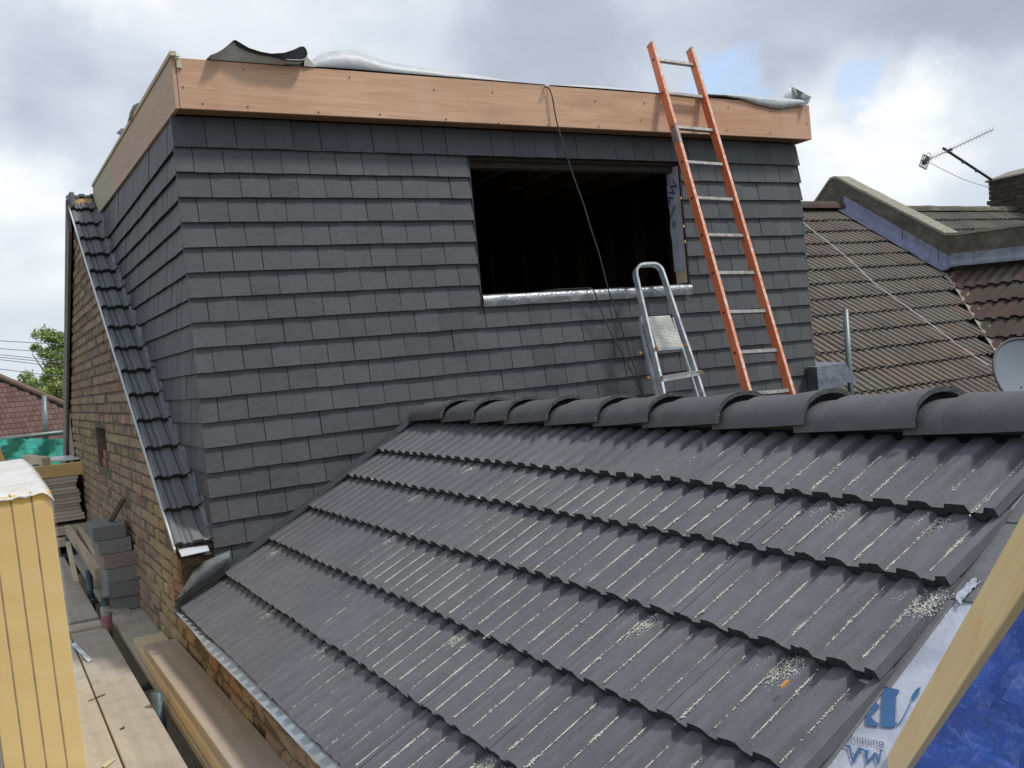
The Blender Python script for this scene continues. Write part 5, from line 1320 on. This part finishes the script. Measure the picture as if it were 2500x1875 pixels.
# small debris
def scrap(label, pts_, mat, z=DZ+.006, th=.002, name='scrap', cat='scrap'):
    vs = [atz(x, y, z) for x, y in pts_]
    o = MB().add(vs, [tuple(range(len(vs)))]).obj(name, mat); thick(o, th, 0); return tag(o, label, cat)
rows = []
foil = [(176,1572),(186,1580),(196,1590),(206,1600),(219,1614)]
MBf = MB().grid([[atz(x-3, y+3, DZ+.008+.012*(i%2)) for i, (x, y) in enumerate(foil)], [atz(x+5, y-4, DZ+.02-.008*(i%2)) for i, (x, y) in enumerate(foil)]])
o = MBf.obj('foil_strip', M['upvc'], smooth=False); thick(o, .001, 0); tag(o, 'crumpled white foil strip lying beside the insulation stack', 'scrap')
scrap('pale splinter of wood near the bottom edge of the deck', [(248,1870),(262,1858),(280,1850),(284,1852),(270,1864),(256,1874)], M['osb'])
scrap('small dark nail lying on the deck board', [(293,1779),(304,1773),(305,1776),(295,1781)], M['dishrim'], DZ+.008)
o = MB().tube([atz(216,1711,DZ+.01), atz(257,1694,DZ+.01)], .003, 5).obj('wire_offcut', M['darkwood']); tag(o, 'thin brown stick lying across the deck board seam', 'stick')
# concrete blocks
bk = [(.645,7.02,0),(.648,7.0,1),(.652,7.01,2),(.640,7.02,3),(.618,7.04,4),(.592,7.05,5)]
names = ['lowest concrete block of the pile on the deck', 'second concrete block from the bottom of the pile', 'third concrete block from the bottom of the pile', 'pinkish block in the middle of the pile', 'second block from the top with a chipped upper face', 'topmost concrete block with a dark stick leaning on it']
for (x, y, k), nm in zip(bk, names):
    m_ = MB().box(0, .215, 0, .44, 0, .0975); o = m_.obj('concrete_block', M['blockp' if k == 3 else 'block'], bevel=.004)
    o.location = (x, y, DZ + k*.0995); o.rotation_euler = (0, 0, random.uniform(-.03, .03)); tag(o, nm, 'block', 'concrete blocks piled against the brick wall')
# leaning timbers behind the blocks
def stick(name, label, a, b, w_, h_, mat='pineY', cat='timber'):
    a, b = Vector(a), Vector(b); o = MB().bar(a, b, w_, h_).obj(name, M[mat], bevel=.002); return tag(o, label, cat)
stick('timber_length', 'long sawn timber slanting down to the concrete blocks', at(165,1292,9.9), at(240,1402,7.5), .045, .085)
stick('timber_length', 'second sawn timber nearer the wall, behind the blocks', at(190,1291,10.0), at(243,1362,7.75), .045, .07)
stick('timber_length', 'short pale batten propped across the gap left of the blocks', at(166,1326,8.9), at(187,1423,7.55), .035, .03)
stick('dark_stick', 'dark brown wooden stick leaning on the topmost concrete block', at(271,1272,7.15), at(301,1219,7.35), .035, .016, 'darkwood', 'stick')
# sheet pile
ZP = at(130, 1167, 10.4).z
for i in range(13):
    z_ = ZP - .034 - (12-i)*.034; x0 = .12+random.uniform(-.03, .03)+i*.004; x1 = .80+random.uniform(-.03, .02)
    o = MB().box(x0, x1, 10.4+random.uniform(-.03, .03), 12.4, z_, z_+.030).obj('plywood_sheet', M['sheets']); tag(o, ['lowest weathered board','second lowest weathered board','third lowest weathered board','fourth lowest weathered board','fifth lowest weathered board','sixth weathered board from the bottom','middle weathered board, seventh from the top','sixth weathered board from the top','fifth weathered board from the top','fourth weathered board from the top','third weathered board from the top','second weathered board from the top','topmost weathered board'][i] + ' of the pile under the yellow beam', 'board', 'stacked boards under the yellow beam')
for i, (z_, y_) in enumerate(((-1.27, 10.3), (-1.37, 10.2))):
    o = MB().box(.1, .82, y_, 12.0, z_-.035, z_+.045).obj('cream_timber', M['osb'], bevel=.004); tag(o, ('upper' if not i else 'lower')+' cream timber baulk under the weathered board stack', 'timber')
o = MB().box(.0, .9, 10.0, 12, -1.66, -1.47).obj('dark_rubble', M['dishrim']); tag(o, 'dark debris on the scaffold below the cream timbers', 'rubble')
o = MB().bar(at(56,1158,10.47), at(210,1141,10.47), .13, .125).obj('yellow_beam', M['beam'], bevel=.004); tag(o, 'bright yellow timber beam lying in front of the green netting', 'beam')
o = MB().bar(at(66,1119,10.95), at(113,1126,10.5), .085, .075).obj('timber_offcut', M['osb'], bevel=.003); tag(o, 'short pale timber offcut resting on the yellow beam', 'offcut')
o = MB().grid([[at(10+i*18, 1143-i*2.2, 10.56) for i in range(12)], [at(10+i*18, 1126-i*1.6, 11.6) for i in range(12)]]).obj('foil_sheet', M['poly'], smooth=True); thick(o, .004, 0); tag(o, 'pale blue white sheet laid behind the yellow beam', 'sheet')
stick('orange_timber', 'orange timber end poking up at the left edge', at(-14,1095,9.5), at(8,1146,9.5), .05, .09, 'beam')

# insulation stack
ins = thing('insulation_stack', 'shrink wrapped stack of yellow foam insulation boards standing on the deck', 'insulation', (.0, 3.5, DZ))
th_ = radians(0)
ox = at(160, 1440, 3.5); ox.z = DZ
IM = Matrix.Translation((0,0,0))
ux_ = Vector((1, 0, 0)); uy_ = Vector((0, 1, 0)); uz_ = (Vector((0,0,1)) + Vector((-.037, 0, 0))).normalized()
tp = atx(122,1197, at(122,1197,3.5).x); H_ = tp.z - DZ
base = at(215,1895,3.5); 
ptop = at(122,1197,3.5); pbot = at(212,1875,3.5); edge = (ptop-pbot).normalized()
def ip(u, v, h):      # u to the left along the face, v into depth, h down from the top edge
    return ptop - ux_*u + uy_*v - edge*h
slabw = .0605
for i in range(4):
    u0 = i*slabw*1.0; u1 = u0 + slabw - .0048
    mb = MB(); Hh = 1.30 + (0 if i else 0); jz = random.uniform(0, .006)
    rows_f = []
    vs = [ip(u1,0,jz), ip(u0,0,jz), ip(u0,0,Hh), ip(u1,0,Hh), ip(u1,1.98,jz), ip(u0,1.98,jz), ip(u0,1.98,Hh), ip(u1,1.98,Hh)]
    mb.add(vs, [(0,3,2,1),(4,5,6,7),(0,1,5,4),(1,2,6,5),(2,3,7,6),(3,0,4,7)])
    o = mb.obj('foam_board', M['foam'], ins, bevel=.002); o.matrix_parent_inverse = Matrix.Translation(-ins.location)
    # joint: thin mottled brown facing paper between boards
    mb = MB(); vs = [ip(u1+.0004,.004,0), ip(u1+.0044,.004,0), ip(u1+.0044,.004,Hh), ip(u1+.0004,.004,Hh), ip(u1+.0004,1.2,0), ip(u1+.0020,1.2,0), ip(u1+.0020,1.2,Hh), ip(u1+.0004,1.2,Hh)]
    mb.add(vs, [(0,3,2,1),(4,5,6,7),(0,1,5,4),(1,2,6,5),(2,3,7,6),(3,0,4,7)]); o = mb.obj('board_facing', M['facing'], ins); o.matrix_parent_inverse = Matrix.Translation(-ins.location)
# milky polythene over the top
rows = []
for j in range(18):
    t = j/17; row = []
    for i in range(20):
        u = -.004 + i/19*.255; v = -.006 + t*2.0
        h = -.014 - .010*abs(nz(u*8, v*3, 1, 1.6)) - .006*abs(nz(u, v, 2, 9))
        if j == 0: h = .022 - .016*(1-i/19) + .012*nz(i, 0, 0, .6); v = -.010
        if j == 1: h = .004 + .006*nz(i, 1, 0, .6); v = -.007
        if i == 0: u -= .004 + .02*t; h += .03
        row.append(ip(u, v, h))
    rows.append(row)
o = MB().grid(rows).obj('polythene_cover', M['poly'], ins, smooth=True); o.matrix_parent_inverse = Matrix.Translation(-ins.location); thick(o, .001, 1)
# clear shrink film over the face
rows = []
for j in range(60):
    h = .03 + j/59*1.2; rows.append([ip(-.006 + i/19*.26, -.009 - .003*nz(i*.5, j*.5, 0, .9) - (.002*sin(j*.9+i*.2)), h) for i in range(20)])
o = MB().grid(rows).obj('shrink_film', M['film'], ins, smooth=True); o.matrix_parent_inverse = Matrix.Translation(-ins.location)

# =================================================================== LEFT BACKGROUND
# netting and scaffold
rows = []
for j in range(14):
    rows.append([at(-40+i*7.5, 1071+j*5.4 + (3.5*sin(i*.35) + 2*nz(i, j, 0, .5))*(1 if j else .2), 14.0 + .10*sin(i*.55+j*.35) + .05*nz(i, j, 2, .8)) for i in range(34)])
o = MB().grid(rows).obj('debris_netting', M['net'], smooth=True); tag(o, 'green debris netting sagging across the far scaffold', 'netting')
tubeobj('scaffold_tube', 'horizontal grey guard rail tube above the green netting', at(-60,1080,14.1), at(230,1046,14.1), 'tube', .03)
tubeobj('scaffold_tube', 'upright grey scaffold pole rising above the green netting', at(108,965,14.25), at(113,1110,14.25), 'tube', .033)
# hipped roof
HY = 46
hr = thing('hipped_roof_house', 'distant house with a brown plain tile hipped roof beyond the netting', 'house', (0, HY, G))
HI = Matrix.Translation(-hr.location)
hipA, hipB = at(-30, 908, HY+4.2), at(175, 1010, HY)
ztop = hipA.z; xA, xB = hipA.x, hipB.x + .6; zbot = hipB.z
slope = 1.0
mbt = MB(); zz_ = ztop - .12; r = 0
def hipx(z): return xA + (xB-xA)*(ztop-z)/(ztop-zbot)
while zz_ > ztop - 4.6:
    yv = HY + 4.2 - (ztop - zz_)*1.1
    x = hipx(zz_) - .12
    x -= (.1 if r % 2 else 0)
    n_ = 0
    while x > -7 and n_ < 60:
        mbt.add([(x-.19, yv-.27, zz_-.235+.045), (x-.005, yv-.27, zz_-.235+.045), (x-.005, yv, zz_+.01), (x-.19, yv, zz_+.01), (x-.19, yv-.27, zz_-.235-.0), (x-.005, yv-.27, zz_-.235)], [(0,1,2,3), (4,5,1,0)]); x -= .2; n_ += 1
    zz_ -= .235; r += 1
o = np_(mbt, 'roof_tiles', M['fartile'], hr, HI, fixn=False); kind(o, 'stuff')
np_(MB().add([(-8, HY+4.25, ztop), (xA, HY+4.25, ztop), (hipx(ztop-4.8), HY-1.1, ztop-4.8), (-8, HY-1.1, ztop-4.8)], [(0,1,2,3)]), 'roof_deck', M['deckdark'], hr, HI)
np_(MB().tube([Vector((-7.5, HY+4.2, ztop+.02)), Vector((xA, HY+4.2, ztop+.02))], .13, 8), 'ridge_capping', M['farridge'], hr, HI)
np_(MB().tube([Vector((hipx(ztop-t_*4.6), HY+4.2-t_*4.6*1.1-.1, ztop-t_*4.6+.02)) for t_ in [i/24 for i in range(25)]], .14, 8), 'hip_capping', M['farridge'], hr, HI, smooth=True)
np_(MB().box(-7.5, hipx(ztop-4.6)-.4, HY-.6, HY+8, G, ztop-4.5), 'walls', M['farwall'], hr, HI)
# trees
def tree(name, label, base, height, crown_c, crown_r, nleaf, leafs, mat, seed, limbs=9):
    r_ = random.Random(seed); t_ = thing(name, label, 'tree', base)
    I_ = Matrix.Translation(-Vector(base)); b = Vector(base); cc = Vector(crown_c)
    mbk = MB(); fork = b.lerp(cc, .55); mbk.tube([b, b.lerp(fork, .5)+Vector((.1,0,0)), fork], .28, 8, r2=.16)
    tips = []
    for i in range(limbs):
        a = r_.uniform(0, 2*pi); e_ = r_.uniform(-.2, .95)
        tip = cc + Vector((cos(a)*crown_r[0]*.75*cos(e_), sin(a)*crown_r[1]*.75*cos(e_), crown_r[2]*.8*sin(e_)))
        mid_ = fork.lerp(tip, .5) + Vector((r_.uniform(-.2,.2), r_.uniform(-.2,.2), r_.uniform(.0,.35))); mbk.tube([fork, mid_, tip], .10, 6, r2=.02); tips.append((fork, mid_, tip))
    q = mbk.obj('trunk', M['bark'], t_); q.matrix_parent_inverse = I_
    cl = []
    for i in range(limbs*7):
        f, m1, tp_ = tips[r_.randrange(limbs)]; u = r_.uniform(.35, 1.1); p = (f.lerp(m1, u*2) if u < .5 else m1.lerp(tp_, (u-.5)*2))
        cl.append((p + Vector((r_.gauss(0, .12)*crown_r[0], r_.gauss(0, .12)*crown_r[1], r_.gauss(0, .10)*crown_r[2])), r_.uniform(.13, .26)*min(crown_r)))
    mbl = MB()
    for _ in range(nleaf):
        c0, cr0 = cl[r_.randrange(len(cl))]; d = Vector((r_.gauss(0,1), r_.gauss(0,1), r_.gauss(0,.7))); d.normalize(); p = c0 + d*cr0*r_.uniform(.5, 1.1)
        s_ = leafs*r_.uniform(.6, 1.3); a = Vector((r_.gauss(0,1), r_.gauss(0,1), r_.gauss(0,.6))).normalized(); b2 = a.cross(d + Vector((.01,.3,.1))).normalized()
        mbl.add([p, p+a*s_+b2*s_*.4, p+a*s_*1.6, p+a*s_-b2*s_*.4], [(0,1,2,3)])
    q = mbl.obj('crown', mat, t_, fixn=False); q.matrix_parent_inverse = I_
    return t_
TY = 64
c1_ = at(150, 872, TY); tree('broadleaf_tree', 'tall light green broadleaf tree above the brown hipped roof', (c1_.x+.6, TY, G), 12, (c1_.x-.1, TY, c1_.z+.15), (2.6, 2.4, 1.7), 20000, .12, M['leaf'], 3, 14)
c2_ = at(138, 965, TY-6); tree('broadleaf_tree', 'lower dense green tree beside the pipe coloured barge board', (c2_.x+.3, TY-6, G), 9, (c2_.x+.1, TY-6, c2_.z-.2), (2.2, 2.0, 1.9), 20000, .11, M['leaf'], 8, 14)
c3_ = at(60, 975, TY+8); tree('shrub', 'low yellow green shrubs showing over the hip of the brown roof', (c3_.x, TY+8, G), 5, (c3_.x, TY+8, c3_.z-.2), (2.8, 1.6, 1.0), 7000, .10, M['leaf2'], 11, 10)
# overhead wires
for (ya, yb, lab) in ((832, 837, 'uppermost overhead wire crossing the sky at the left edge'), (851, 858, 'second overhead wire from the top at the left edge'), (866, 876, 'third overhead wire, first of the close trio at the left edge'), (872, 882, 'fourth overhead wire, middle of the close trio at the left edge'), (878, 890, 'fifth overhead wire, lowest of the close trio at the left edge'), (901, 914, 'lowest overhead wire above the distant hill')):
    o = MB().tube(smoothp([at(-60, ya-5, 42), at(0, ya, 42), at(60, (ya+yb)/2+1, 42), at(120, yb+2, 42), at(200, yb+8, 42)], 16), .014, 5).obj('overhead_wire', M['ant'], smooth=True); tag(o, lab, 'wire', 'overhead wires at the left')
